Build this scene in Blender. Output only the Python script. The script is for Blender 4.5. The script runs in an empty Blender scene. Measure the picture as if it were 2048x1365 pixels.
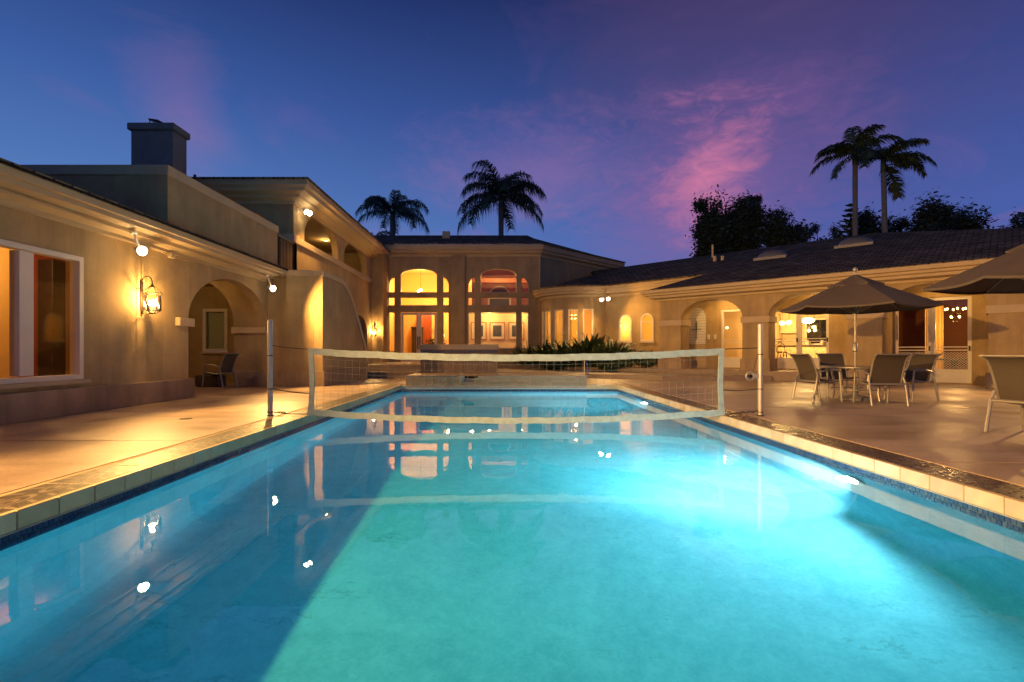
import bpy, bmesh, math, random
from mathutils import Vector, Matrix
from mathutils.geometry import tessellate_polygon
random.seed(7)
R = math.radians
sc = bpy.context.scene
C = sc.collection
SQ = math.sqrt(.5)

# ------------------------------------------------------------------ camera
cam = bpy.data.objects.new('camera', bpy.data.cameras.new('camera'))
C.objects.link(cam); sc.camera = cam
cam.location = (0, 0, 1.0); cam.rotation_euler = (R(90), 0, 0)
cam.data.sensor_width = 36; cam.data.lens = 17.93
cam.data.shift_x = .00928; cam.data.shift_y = .0105
cam.data.clip_start = .05; cam.data.clip_end = 2000

# ------------------------------------------------------------------ world
world = bpy.data.worlds.new('World'); sc.world = world; world.use_nodes = True
def nodes_of(nt):
    def N(kind, **kw):
        n = nt.nodes.new(kind)
        for k, v in kw.items():
            if k.startswith('i_'):
                key = k[2:]
                key = int(key) if key.isdigit() else key.replace('_', ' ')
                n.inputs[key].default_value = v
            else: setattr(n, k, v)
        return n
    def L(a, b): nt.links.new(a, b)
    def M(op, a, b=None, c=None, clamp=False):
        n = nt.nodes.new('ShaderNodeMath'); n.operation = op; n.use_clamp = clamp
        for i, x in enumerate((a, b, c)):
            if x is None: continue
            if isinstance(x, (int, float)): n.inputs[i].default_value = x
            else: L(x, n.inputs[i])
        return n.outputs[0]
    return N, L, M
nt = world.node_tree; nt.nodes.clear()
N, L, M = nodes_of(nt)
wout = N('ShaderNodeOutputWorld'); bg = N('ShaderNodeBackground'); L(bg.outputs[0], wout.inputs[0])
tc = N('ShaderNodeTexCoord'); sep = N('ShaderNodeSeparateXYZ'); L(tc.outputs['Generated'], sep.inputs[0])
def ramp(fac, stops, interp='LINEAR'):
    r = N('ShaderNodeValToRGB'); L(fac, r.inputs[0]); cr = r.color_ramp; cr.interpolation = interp
    while len(cr.elements) < len(stops): cr.elements.new(.5)
    for e, (p, c) in zip(cr.elements, stops): e.position = p; e.color = (*c, 1)
    return r.outputs[0]
def mixc(fac, a, b, mode='MIX'):
    n = nt.nodes.new('ShaderNodeMixRGB'); n.blend_type = mode
    for i, x in ((0, fac), (1, a), (2, b)):
        if isinstance(x, (int, float)): n.inputs[i].default_value = x
        elif isinstance(x, tuple): n.inputs[i].default_value = (*x, 1)
        else: L(x, n.inputs[i])
    return n.outputs[0]
skyL = ramp(sep.outputs[2], [(0, (.115, .225, .47)), (.22, (.085, .19, .47)), (.40, (.040, .10, .33)), (.57, (.0135, .033, .15)), (1, (.005, .009, .05))])
skyR = ramp(sep.outputs[2], [(0, (.062, .12, .38)), (.22, (.052, .098, .35)), (.40, (.029, .054, .22)), (.57, (.012, .021, .095)), (1, (.005, .008, .045))])
xf = N('ShaderNodeMapRange', i_1=-.55, i_2=.5); L(sep.outputs[0], xf.inputs[0])
sky = mixc(xf.outputs[0], skyL, skyR)
# thin clouds lit pink by the sun below the horizon
mp = N('ShaderNodeMapping', i_Scale=(3.0, 3.0, 6.5)); mp.inputs['Rotation'].default_value = (0, R(28), 0); L(tc.outputs['Generated'], mp.inputs[0])
nz = N('ShaderNodeTexNoise', i_Scale=1.15, i_Detail=9.0, i_Roughness=.58, i_Distortion=.9); L(mp.outputs[0], nz.inputs['Vector'])
nf = N('ShaderNodeTexNoise', i_Scale=7.0, i_Detail=6.0, i_Roughness=.65, i_Distortion=1.2); L(mp.outputs[0], nf.inputs['Vector'])
def bank(px, py, r_in, r_out, sx=1., sz=1., rot=0.):
    d = Vector(((px - 1005) / 1020, 1, (704 - py) / 1020)).normalized()
    dx = M('SUBTRACT', sep.outputs[0], d.x); dz = M('SUBTRACT', sep.outputs[2], d.z)
    c, s = math.cos(rot), math.sin(rot)
    ex = M('ADD', M('MULTIPLY', dx, c), M('MULTIPLY', dz, s)); ez = M('SUBTRACT', M('MULTIPLY', dz, c), M('MULTIPLY', dx, s))
    ex = M('MULTIPLY', ex, 1 / sx); ez = M('MULTIPLY', ez, 1 / sz); dy = M('MULTIPLY', M('SUBTRACT', sep.outputs[1], d.y), .6)
    q = M('SQRT', M('ADD', M('ADD', M('MULTIPLY', ex, ex), M('MULTIPLY', ez, ez)), M('MULTIPLY', dy, dy)))
    q = M('ADD', q, M('MULTIPLY', M('SUBTRACT', nz.outputs[0], .5), .32))
    q = M('ADD', q, M('MULTIPLY', M('SUBTRACT', nf.outputs[0], .5), .14))
    mr = N('ShaderNodeMapRange', i_1=r_out, i_2=r_in); mr.interpolation_type = 'SMOOTHSTEP'; L(q, mr.inputs[0])
    return mr.outputs[0]
wisp = N('ShaderNodeMapRange', i_1=.54, i_2=.80); L(nz.outputs[0], wisp.inputs[0])
low = N('ShaderNodeMapRange', i_1=.75, i_2=.12); L(sep.outputs[2], low.inputs[0])
wis = M('MULTIPLY', M('MULTIPLY', wisp.outputs[0], low.outputs[0]), .42)
sky = mixc(wis, sky, (.30, .115, .30))
sky = mixc(M('MULTIPLY', bank(1500, 90, .06, .40, 1.0, 1.35, R(20)), .26), sky, (.155, .066, .150))
sky = mixc(M('MULTIPLY', bank(1400, 395, .0, .25, 1.15, .85, R(25)), .52), sky, (.28, .11, .29))
sky = mixc(M('MULTIPLY', bank(1425, 385, -.06, .14, .85, 1.05, R(14)), .80), sky, (.74, .21, .33))
sky = mixc(M('MULTIPLY', bank(375, 265, -.06, .15, .5, 1.1, R(-10)), M('MULTIPLY', nf.outputs[0], .60)), sky, (.34, .15, .32))
sky = mixc(M('MULTIPLY', bank(1090, 350, .0, .20, 1.5, .6, 0), .36), sky, (.34, .15, .36))
nish = N('ShaderNodeTexSky'); nish.sky_type = 'NISHITA'; nish.sun_disc = False
nish.sun_elevation = R(-3.5); nish.sun_rotation = R(20); nish.air_density = 1.4
ns = mixc(1.0, nish.outputs[0], (.04, .04, .04), 'MULTIPLY')
sky = mixc(1.0, sky, ns, 'ADD')
L(sky, bg.inputs[0]); bg.inputs[1].default_value = 1.02

# twilight glow: a very weak, very soft sun from behind the clouds
sun = bpy.data.objects.new('sun', bpy.data.lights.new('sun', 'SUN')); C.objects.link(sun)
sun.data.energy = .03; sun.data.angle = R(60); sun.data.color = (1, .62, .7)
sun.rotation_euler = (R(-62), 0, R(20))

sc.view_settings.view_transform = 'Standard'; sc.view_settings.look = 'None'
sc.view_settings.exposure = 0.1; sc.view_settings.gamma = 1.0
sc.cycles.use_denoising = True
sc.cycles.max_bounces = 10; sc.cycles.diffuse_bounces = 3; sc.cycles.glossy_bounces = 4
sc.cycles.transmission_bounces = 6; sc.cycles.transparent_max_bounces = 12
sc.cycles.sample_clamp_indirect = 4.0; sc.cycles.blur_glossy = .6
sc.cycles.use_light_tree = True

# ------------------------------------------------------------------ helpers
class MB:
    def __init__(s): s.v = []; s.f = []; s.uv = None
    def add(s, vs, fs):
        k = len(s.v); s.v += [tuple(p) for p in vs]; s.f += [tuple(i + k for i in f) for f in fs]; return s
    def box(s, x0, x1, y0, y1, z0, z1):
        return s.add([(x, y, z) for x in (x0, x1) for y in (y0, y1) for z in (z0, z1)],
                     [(0, 1, 3, 2), (4, 6, 7, 5), (0, 4, 5, 1), (2, 3, 7, 6), (0, 2, 6, 4), (1, 5, 7, 3)])
    def pbox(s, pl, s0, s1, d0, d1, z0, z1):
        return s.add([pl.P(a, d, z) for a in (s0, s1) for d in (d0, d1) for z in (z0, z1)],
                     [(0, 1, 3, 2), (4, 6, 7, 5), (0, 4, 5, 1), (2, 3, 7, 6), (0, 2, 6, 4), (1, 5, 7, 3)])
    def tube(s, pts, r, seg=8, closed=False):
        pts = [Vector(p) for p in pts]; n = len(pts); vs = []; fs = []
        up = None
        for i, p in enumerate(pts):
            if closed: t = pts[(i + 1) % n] - pts[i - 1]
            else: t = pts[min(i + 1, n - 1)] - pts[max(i - 1, 0)]
            t.normalize()
            if up is None:
                up = t.orthogonal().normalized()
            else:
                up = (up - t * up.dot(t))
                up = up.normalized() if up.length > 1e-6 else t.orthogonal().normalized()
            w = t.cross(up); rr = r[i] if isinstance(r, (list, tuple)) else r
            for k in range(seg):
                a = 2 * math.pi * k / seg + math.pi / seg
                vs.append(p + (up * math.cos(a) + w * math.sin(a)) * rr)
        m = n if closed else n - 1
        for i in range(m):
            for k in range(seg):
                a, b = i * seg + k, i * seg + (k + 1) % seg
                c, d = ((i + 1) % n) * seg + (k + 1) % seg, ((i + 1) % n) * seg + k
                fs.append((a, b, c, d))
        if not closed:
            fs.append(tuple(range(seg))[::-1]); fs.append(tuple((n - 1) * seg + k for k in range(seg)))
        return s.add(vs, fs)
    def lathe(s, prof, c=(0, 0, 0), seg=16):
        vs = []; fs = []; n = len(prof)
        for r, z in prof:
            for k in range(seg):
                a = 2 * math.pi * k / seg
                vs.append((c[0] + r * math.cos(a), c[1] + r * math.sin(a), c[2] + z))
        for i in range(n - 1):
            for k in range(seg):
                fs.append((i * seg + k, i * seg + (k + 1) % seg, (i + 1) * seg + (k + 1) % seg, (i + 1) * seg + k))
        fs.append(tuple(range(seg))[::-1]); fs.append(tuple((n - 1) * seg + k for k in range(seg)))
        return s.add(vs, fs)
    def sphere(s, c, r, seg=10, rings=6, sc=(1, 1, 1)):
        vs = []; fs = []
        for i in range(rings + 1):
            t = math.pi * i / rings
            for k in range(seg):
                a = 2 * math.pi * k / seg
                vs.append((c[0] + r * sc[0] * math.sin(t) * math.cos(a), c[1] + r * sc[1] * math.sin(t) * math.sin(a), c[2] + r * sc[2] * math.cos(t)))
        for i in range(rings):
            for k in range(seg):
                fs.append((i * seg + k, (i + 1) * seg + k, (i + 1) * seg + (k + 1) % seg, i * seg + (k + 1) % seg))
        return s.add(vs, fs)
    def prism(s, poly, z0, z1):
        n = len(poly)
        vs = [(x, y, z0) for x, y in poly] + [(x, y, z1) for x, y in poly]
        tris = tessellate_polygon([[Vector((x, y, 0)) for x, y in poly]])
        fs = [tuple(t) for t in tris] + [tuple(i + n for i in t) for t in tris]
        fs += [(i, (i + 1) % n, (i + 1) % n + n, i + n) for i in range(n)]
        return s.add(vs, fs)
    def slab(s, pts, th):               # a roof slab: polygon in space given a thickness downwards
        n = len(pts)
        vs = [tuple(p) for p in pts] + [(p[0], p[1], p[2] - th) for p in pts]
        fs = [tuple(range(n)), tuple(range(n, 2 * n))[::-1]] + [(i, (i + 1) % n, (i + 1) % n + n, i + n) for i in range(n)]
        return s.add(vs, fs)
    def walls(s, pl, outer, holes, d0, d1):    # a wall with openings, extruded from depth d0 to d1
        loops = [outer] + holes
        flat = [p for lp in loops for p in lp]; n = len(flat)
        tris = tessellate_polygon([[Vector((a, b, 0)) for a, b in lp] for lp in loops])
        vs = [pl.P(a, d0, b) for a, b in flat] + [pl.P(a, d1, b) for a, b in flat]
        fs = [tuple(t) for t in tris] + [tuple(i + n for i in t)[::-1] for t in tris]
        k = 0
        for lp in loops:
            m = len(lp)
            for i in range(m):
                a, b = k + i, k + (i + 1) % m
                fs.append((a, b, b + n, a + n))
            k += m
        return s.add(vs, fs)
    def ring(s, pl, A, B, d0, d1):
        n = len(A); vs = []
        for lp, d in ((A, d0), (B, d0), (B, d1), (A, d1)):
            vs += [pl.P(a, d, b) for a, b in lp]
        fs = []
        for i in range(n):
            j = (i + 1) % n
            for q in range(4):
                w = (q + 1) % 4
                fs.append((q * n + i, q * n + j, w * n + j, w * n + i))
        return s.add(vs, fs)
    def sweep(s, path, prof, side=1, closed=False):
        path = [Vector((p[0], p[1])) for p in path]; n = len(path); m = len(prof); vs = []; fs = []
        for i, p in enumerate(path):
            if closed: a, b = path[i - 1], path[(i + 1) % n]
            else: a, b = path[max(i - 1, 0)], path[min(i + 1, n - 1)]
            t1 = (p - a) if (p - a).length > 1e-6 else (b - p); t2 = (b - p) if (b - p).length > 1e-6 else (p - a)
            t1 = t1.normalized(); t2 = t2.normalized()
            n1 = Vector((t1.y, -t1.x)) * side; n2 = Vector((t2.y, -t2.x)) * side
            mt = (n1 + n2).normalized(); k = 1 / max(.35, mt.dot(n1))
            for o, z in prof: vs.append((p.x + mt.x * k * o, p.y + mt.y * k * o, z))
        for i in range(n if closed else n - 1):
            j = (i + 1) % n
            for q in range(m):
                w = (q + 1) % m
                fs.append((i * m + q, i * m + w, j * m + w, j * m + q))
        if not closed:
            fs.append(tuple(range(m))); fs.append(tuple((n - 1) * m + q for q in range(m))[::-1])
        return s.add(vs, fs)

class Plane:
    def __init__(s, o, u, n): s.o = o; s.u = u; s.n = n
    def P(s, a, d, z): return (s.o[0] + s.u[0] * a + s.n[0] * d, s.o[1] + s.u[1] * a + s.n[1] * d, z)

def build(name, mb, mat, parent=None, smooth=False, bevel=0, normals=True, **props):
    me = bpy.data.meshes.new(name); me.from_pydata(mb.v, [], mb.f)
    if normals or bevel:
        bm = bmesh.new(); bm.from_mesh(me)
        if bevel:
            bmesh.ops.recalc_face_normals(bm, faces=bm.faces)
            bmesh.ops.bevel(bm, geom=[e for e in bm.edges if len(e.link_faces) == 2 and e.calc_face_angle(0) > .6], offset=bevel, segments=2 if smooth else 1, affect='EDGES', clamp_overlap=True)
        bmesh.ops.recalc_face_normals(bm, faces=bm.faces)
        bm.to_mesh(me); bm.free()
    if smooth:
        for p in me.polygons: p.use_smooth = True
        if smooth != 'all':
            try: me.set_sharp_from_angle(angle=R(40))
            except Exception: pass
    me.materials.append(mat)
    return link(name, me, parent, **props)
def link(name, me, parent=None, **props):
    o = bpy.data.objects.new(name, me); C.objects.link(o)
    if parent: o.parent = parent
    for k, v in props.items(): o[k] = v
    return o
def thing(name, label, cat, loc=(0, 0, 0), rz=0, group=None):
    o = bpy.data.objects.new(name, None); C.objects.link(o)
    o.location = loc; o.rotation_euler = (0, 0, rz); o['label'] = label; o['category'] = cat
    if group: o['group'] = group
    o.empty_display_size = .1
    return o
def copy_tree(o, parent=None):
    c = o.copy(); C.objects.link(c); c.parent = parent
    for ch in list(o.children): copy_tree(ch, c)
    return c
def lamp(name, kind, loc, energy, color, parent=None, size=.05, target=None, angle=None, blend=.4, caustic=False, spread=None):
    l = bpy.data.lights.new(name, kind); l.energy = energy; l.color = color
    o = bpy.data.objects.new(name, l); C.objects.link(o); o.location = loc
    if kind in ('POINT', 'SPOT'): l.shadow_soft_size = size
    if kind == 'AREA': l.size = size
    if kind == 'SPOT': l.spot_size = angle; l.spot_blend = blend
    if target is not None:
        o.rotation_euler = (Vector(target) - Vector(loc)).to_track_quat('-Z', 'Y').to_euler()
    if caustic: l.cycles.is_caustics_light = True
    if parent: o.parent = parent
    return o

# ------------------------------------------------------------------ materials
def new_mat(name):
    m = bpy.data.materials.new(name); m.use_nodes = True
    nt = m.node_tree; return m, nt, nt.nodes['Principled BSDF'], nodes_of(nt)
def flat(name, col, rough=.6, metal=0., spec=.5, emit=None, es=0, var=.0, vs=8., bump=0., bs=80., coat=0, streak=0.):
    m, nt, b, (N, L, M) = new_mat(name)
    b.inputs['Base Color'].default_value = (*col, 1); b.inputs['Roughness'].default_value = rough
    b.inputs['Metallic'].default_value = metal; b.inputs['Specular IOR Level'].default_value = spec
    if coat: b.inputs['Coat Weight'].default_value = coat
    if var or bump:
        tc = N('ShaderNodeTexCoord')
    if var:
        n = N('ShaderNodeTexNoise', i_Scale=vs, i_Detail=9.0, i_Roughness=.68); L(tc.outputs['Object'], n.inputs['Vector'])
        mr = N('ShaderNodeMapRange', i_1=.3, i_2=.7, i_3=1 - var, i_4=1 + var); L(n.outputs[0], mr.inputs[0])
        fac = mr.outputs[0]
        if streak:      # rain streaks and patches running down the wall
            mp = N('ShaderNodeMapping', i_Scale=(2.6, 2.6, .22)); L(tc.outputs['Object'], mp.inputs[0])
            n5 = N('ShaderNodeTexNoise', i_Scale=1.0, i_Detail=8.0, i_Roughness=.7); L(mp.outputs[0], n5.inputs['Vector'])
            m5 = N('ShaderNodeMapRange', i_1=.34, i_2=.56, i_3=1 - streak, i_4=1.0); L(n5.outputs[0], m5.inputs[0])
            fac = M('MULTIPLY', fac, m5.outputs[0])
        mx = N('ShaderNodeVectorMath', operation='SCALE'); mx.inputs[0].default_value = col; L(fac, mx.inputs['Scale'])
        L(mx.outputs[0], b.inputs['Base Color'])
        mr2 = N('ShaderNodeMapRange', i_1=.3, i_2=.7, i_3=max(.02, rough * .85), i_4=min(1, rough * 1.15)); L(n.outputs[0], mr2.inputs[0]); L(mr2.outputs[0], b.inputs['Roughness'])
    if bump:
        n2 = N('ShaderNodeTexNoise', i_Scale=bs, i_Detail=4.0, i_Roughness=.6); L(tc.outputs['Object'], n2.inputs['Vector'])
        bp = N('ShaderNodeBump', i_Strength=bump, i_Distance=.01); L(n2.outputs[0], bp.inputs['Height']); L(bp.outputs[0], b.inputs['Normal'])
    if emit:
        b.inputs['Emission Color'].default_value = (*emit, 1); b.inputs['Emission Strength'].default_value = es
        m.cycles.emission_sampling = 'NONE'
    return m
STUCCO = flat('stucco', (.41, .28, .13), .9, spec=.2, var=.22, vs=1.1, bump=.9, bs=36, streak=.20)
STUCCO2 = flat('stucco_base', (.38, .265, .155), .9, spec=.2, streak=.28, var=.24, vs=1.7, bump=.5, bs=55)
TRIM = flat('trim_plaster', (.50, .37, .21), .8, spec=.25, var=.08, vs=2., bump=.2, bs=40)
WHITE = flat('white_paint', (.66, .58, .46), .5, var=.04, vs=4)
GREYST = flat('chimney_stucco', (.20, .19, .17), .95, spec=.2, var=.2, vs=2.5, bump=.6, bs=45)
CREAM = flat('cream_stone', (.50, .375, .20), .42, var=.12, vs=9, bump=.12, bs=60)
CREAM2 = flat('cream_stone_pale', (.54, .41, .235), .42, var=.12, vs=9, bump=.12, bs=60)
CREAM3 = flat('cream_stone_tan', (.45, .335, .18), .42, var=.12, vs=9, bump=.12, bs=60)
GROUT = flat('grout', (.30, .26, .21), .9, var=.2, vs=12)
MOSAIC = [flat('mosaic_%d' % i, c, .18, var=.2, vs=60) for i, c in enumerate([(.014, .026, .085), (.022, .04, .10), (.036, .055, .11)])]
DARKIRON = flat('dark_iron', (.018, .016, .014), .45, metal=.6)
BRONZE = flat('lantern_bronze', (.05, .035, .02), .45, metal=.8)
STEEL = flat('brushed_steel', (.46, .42, .36), .45, metal=.5, var=.08, vs=14)
ALU = flat('champagne_aluminium', (.36, .32, .26), .42, metal=.55, var=.06, vs=20)
SLING = flat('brown_sling', (.075, .055, .038), .8, var=.15, vs=60, bump=.3, bs=300)
CANVAS = flat('umbrella_canvas', (.125, .095, .075), .9, spec=.15, var=.10, vs=3, bump=.15, bs=200)
NETTAPE = flat('net_tape', (.28, .315, .28), .75, var=.22, vs=9, bump=1.0, bs=16)
CORD = flat('net_cord', (.20, .20, .17), .8)
ROPE = flat('dark_rope', (.05, .035, .03), .8)
INTW = flat('golden_interior_paint', (.78, .50, .16), .8, var=.05, vs=1.5)
INTC = flat('cream_interior_paint', (.75, .58, .34), .8, var=.05, vs=1.5)
INTR = flat('terracotta_interior_paint', (.36, .075, .022), .7, var=.1, vs=2)
WOOD = flat('red_wood', (.38, .13, .045), .5, var=.3, vs=4)
DARKWOOD = flat('dark_wood', (.035, .02, .012), .5, var=.3, vs=8)
FLOORW = flat('interior_floor', (.35, .22, .11), .4, var=.2, vs=3)
PICTURE = flat('dark_picture', (.06, .055, .045), .5, var=.7, vs=9)
CURTAIN = flat('pale_green_curtain', (.42, .44, .30), .9, var=.1, vs=10)
CABINET = flat('pale_cabinet', (.72, .56, .32), .5, var=.06, vs=3)
STONE = flat('terrace_concrete', (.27, .19, .125), .6, var=.2, vs=2.2, bump=.25, bs=60)
GLOW = flat('bulb_glow', (1, .8, .5), .5, emit=(1, .74, .40), es=26)
GLOWC = flat('chandelier_glow', (1, .8, .5), .5, emit=(1, .58, .20), es=10)
GLOWS = flat('soft_globe_glow', (1, .85, .6), .5, emit=(1, .66, .26), es=4.5)
GLOWW = flat('flood_glow', (1, .9, .7), .5, emit=(1, .82, .52), es=34)
POOLGLOW = flat('pool_lens_glow', (1, 1, 1), .5, emit=(.85, .97, 1), es=26)
BLUEHOSE = flat('blue_hose', (.02, .04, .22), .5)

def glass_mat(name, tint, refl):
    m = bpy.data.materials.new(name); m.use_nodes = True; nt = m.node_tree; nt.nodes.clear()
    N, L, M = nodes_of(nt)
    o = N('ShaderNodeOutputMaterial'); mx = N('ShaderNodeMixShader'); t = N('ShaderNodeBsdfTransparent'); g = N('ShaderNodeBsdfGlossy')
    t.inputs[0].default_value = (*tint, 1); g.inputs['Roughness'].default_value = .015
    fr = N('ShaderNodeFresnel', i_IOR=refl); L(fr.outputs[0], mx.inputs[0]); L(t.outputs[0], mx.inputs[1]); L(g.outputs[0], mx.inputs[2]); L(mx.outputs[0], o.inputs[0])
    return m
GLASS = glass_mat('window_glass', (.93, .92, .88), 1.5)
GLASSL = glass_mat('lantern_glass', (.98, .94, .85), 1.35)

def water_mat():
    m = bpy.data.materials.new('pool_water'); m.use_nodes = True; nt = m.node_tree; nt.nodes.clear()
    N, L, M = nodes_of(nt)
    o = N('ShaderNodeOutputMaterial'); g = N('ShaderNodeBsdfGlass'); g.inputs['IOR'].default_value = 1.33; g.inputs['Roughness'].default_value = 0
    g.inputs['Color'].default_value = (.95, .99, 1, 1)
    tc = N('ShaderNodeTexCoord'); mp = N('ShaderNodeMapping', i_Scale=(1.0, .55, 1)); L(tc.outputs['Object'], mp.inputs[0])
    n = N('ShaderNodeTexNoise', i_Scale=2.2, i_Detail=3.0, i_Roughness=.55, i_Distortion=.6); L(mp.outputs[0], n.inputs['Vector'])
    n2 = N('ShaderNodeTexNoise', i_Scale=14.0, i_Detail=2.0); L(mp.outputs[0], n2.inputs['Vector'])
    h = M('ADD', n.outputs[0], M('MULTIPLY', n2.outputs[0], .03))
    b = N('ShaderNodeBump', i_Strength=.05, i_Distance=.030); L(h, b.inputs['Height']); L(b.outputs[0], g.inputs['Normal'])
    va = N('ShaderNodeVolumeAbsorption'); va.inputs['Color'].default_value = (.05, .90, .965, 1); va.inputs['Density'].default_value = .25; L(va.outputs[0], o.inputs['Volume'])   # water swallows red light
    L(g.outputs[0], o.inputs[0]); return m
WATER = water_mat()

def plaster_mat():
    m, nt, b, (N, L, M) = new_mat('pool_plaster')
    tc = N('ShaderNodeTexCoord')
    n = N('ShaderNodeTexNoise', i_Scale=.9, i_Detail=7.0, i_Roughness=.62, i_Distortion=1.2); L(tc.outputs['Object'], n.inputs['Vector'])
    n2 = N('ShaderNodeTexNoise', i_Scale=7.0, i_Detail=6.0, i_Roughness=.65, i_Distortion=.4); L(tc.outputs['Object'], n2.inputs['Vector'])
    n3 = N('ShaderNodeTexNoise', i_Scale=34.0, i_Detail=6.0, i_Roughness=.75); L(tc.outputs['Object'], n3.inputs['Vector'])
    h = M('ADD', M('ADD', M('MULTIPLY', n.outputs[0], .35), M('MULTIPLY', n2.outputs[0], .30)), M('MULTIPLY', n3.outputs[0], .35))
    r = N('ShaderNodeValToRGB'); L(h, r.inputs[0]); cr = r.color_ramp
    cr.elements[0].position = .37; cr.elements[0].color = (.18, .405, .505, 1)
    cr.elements[1].position = .60; cr.elements[1].color = (.33, .57, .67, 1)
    # faint dark cracks and stains in the old plaster
    mp = N('ShaderNodeMapping', i_Scale=(.38, .8, .8)); L(tc.outputs['Object'], mp.inputs[0])
    w = N('ShaderNodeTexNoise', i_Scale=1.0, i_Detail=8.0, i_Roughness=.7, i_Distortion=.4); L(mp.outputs[0], w.inputs['Vector'])
    ln = N('ShaderNodeMapRange', i_1=.0, i_2=.012, i_3=.35, i_4=0.0); L(M('ABSOLUTE', M('SUBTRACT', w.outputs[0], .5)), ln.inputs[0])
    gate_ = N('ShaderNodeMapRange', i_1=.54, i_2=.62); L(n.outputs[0], gate_.inputs[0])
    mx = N('ShaderNodeMixRGB'); L(M('MULTIPLY', ln.outputs[0], gate_.outputs[0]), mx.inputs[0]); L(r.outputs[0], mx.inputs[1]); mx.inputs[2].default_value = (.03, .10, .10, 1)
    L(mx.outputs[0], b.inputs['Base Color']); b.inputs['Roughness'].default_value = .9; b.inputs['Specular IOR Level'].default_value = .1
    return m
PLASTER = plaster_mat()

def deck_mat():
    m, nt, b, (N, L, M) = new_mat('deck_concrete')
    tc = N('ShaderNodeTexCoord')
    n = N('ShaderNodeTexNoise', i_Scale=.55, i_Detail=8.0, i_Roughness=.6, i_Distortion=.8); L(tc.outputs['Object'], n.inputs['Vector'])
    n2 = N('ShaderNodeTexNoise', i_Scale=26.0, i_Detail=5.0, i_Roughness=.7); L(tc.outputs['Object'], n2.inputs['Vector'])
    r = N('ShaderNodeValToRGB'); L(n.outputs[0], r.inputs[0]); cr = r.color_ramp
    cr.elements[0].position = .30; cr.elements[0].color = (.30, .205, .14, 1)
    cr.elements[1].position = .62; cr.elements[1].color = (.50, .36, .255, 1)
    mps = N('ShaderNodeMapping', i_Scale=(.22, 1.5, 1)); L(tc.outputs['Object'], mps.inputs[0])
    n4 = N('ShaderNodeTexNoise', i_Scale=1.0, i_Detail=7.0, i_Roughness=.68, i_Distortion=.5); L(mps.outputs[0], n4.inputs['Vector'])
    st = N('ShaderNodeMapRange', i_1=.30, i_2=.55, i_3=.66, i_4=1.04); L(n4.outputs[0], st.inputs[0])
    mr0 = N('ShaderNodeMapRange', i_1=.3, i_2=.7, i_3=.78, i_4=1.2); L(n2.outputs[0], mr0.inputs[0])
    mrv = M('MULTIPLY', mr0.outputs[0], st.outputs[0])
    mx = N('ShaderNodeVectorMath', operation='SCALE'); L(r.outputs[0], mx.inputs[0]); L(mrv, mx.inputs['Scale'])
    L(mx.outputs[0], b.inputs['Base Color'])
    rr = N('ShaderNodeMapRange', i_1=.35, i_2=.65, i_3=.30, i_4=.62); L(n.outputs[0], rr.inputs[0]); L(rr.outputs[0], b.inputs['Roughness'])
    bp = N('ShaderNodeBump', i_Strength=.25, i_Distance=.006); L(n2.outputs[0], bp.inputs['Height']); L(bp.outputs[0], b.inputs['Normal'])
    return m
DECK = deck_mat()

def coping_mat():
    # dark wet stone, embossed with bars across and a chain of ovals along the middle
    m, nt, b, (N, L, M) = new_mat('embossed_coping')
    tc = N('ShaderNodeTexCoord'); sp = N('ShaderNodeSeparateXYZ'); L(tc.outputs['Object'], sp.inputs[0])
    x = sp.outputs[0]; y = sp.outputs[1]
    fy = M('SUBTRACT', M('FRACT', M('DIVIDE', M('ADD', y, 100), .61)), .5)
    e = M('SQRT', M('ADD', M('POWER', M('DIVIDE', x, .075), 2), M('POWER', M('DIVIDE', fy, .46), 2)))
    ov = M('MULTIPLY', M('LESS_THAN', e, 1.08), M('GREATER_THAN', M('SINE', M('MULTIPLY', e, 15)), .1))
    bars = M('MULTIPLY', M('GREATER_THAN', M('ABSOLUTE', M('SINE', M('MULTIPLY', M('ADD', y, M('MULTIPLY', M('ABSOLUTE', x), .5)), 3.1416 / .155))), .93), M('GREATER_THAN', M('ABSOLUTE', x), .085))
    edge = M('GREATER_THAN', M('ABSOLUTE', x), .163)
    n = N('ShaderNodeTexNoise', i_Scale=16.0, i_Detail=5.0, i_Roughness=.7); L(tc.outputs['Object'], n.inputs['Vector'])
    pat = M('MINIMUM', M('ADD', M('ADD', ov, bars), edge), 1.0)
    pat = M('MULTIPLY', pat, M('GREATER_THAN', n.outputs[0], .30))
    mx = N('ShaderNodeMixRGB'); L(pat, mx.inputs[0]); mx.inputs[1].default_value = (.032, .022, .017, 1); mx.inputs[2].default_value = (.17, .125, .085, 1)
    L(mx.outputs[0], b.inputs['Base Color'])
    rr = N('ShaderNodeMapRange', i_1=.3, i_2=.7, i_3=.30, i_4=.60); L(n.outputs[0], rr.inputs[0]); L(rr.outputs[0], b.inputs['Roughness'])
    bp = N('ShaderNodeBump', i_Strength=.35, i_Distance=.005); L(M('ADD', M('MULTIPLY', pat, .6), M('MULTIPLY', n.outputs[0], .5)), bp.inputs['Height']); L(bp.outputs[0], b.inputs['Normal'])
    return m
COPING = coping_mat()
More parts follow.
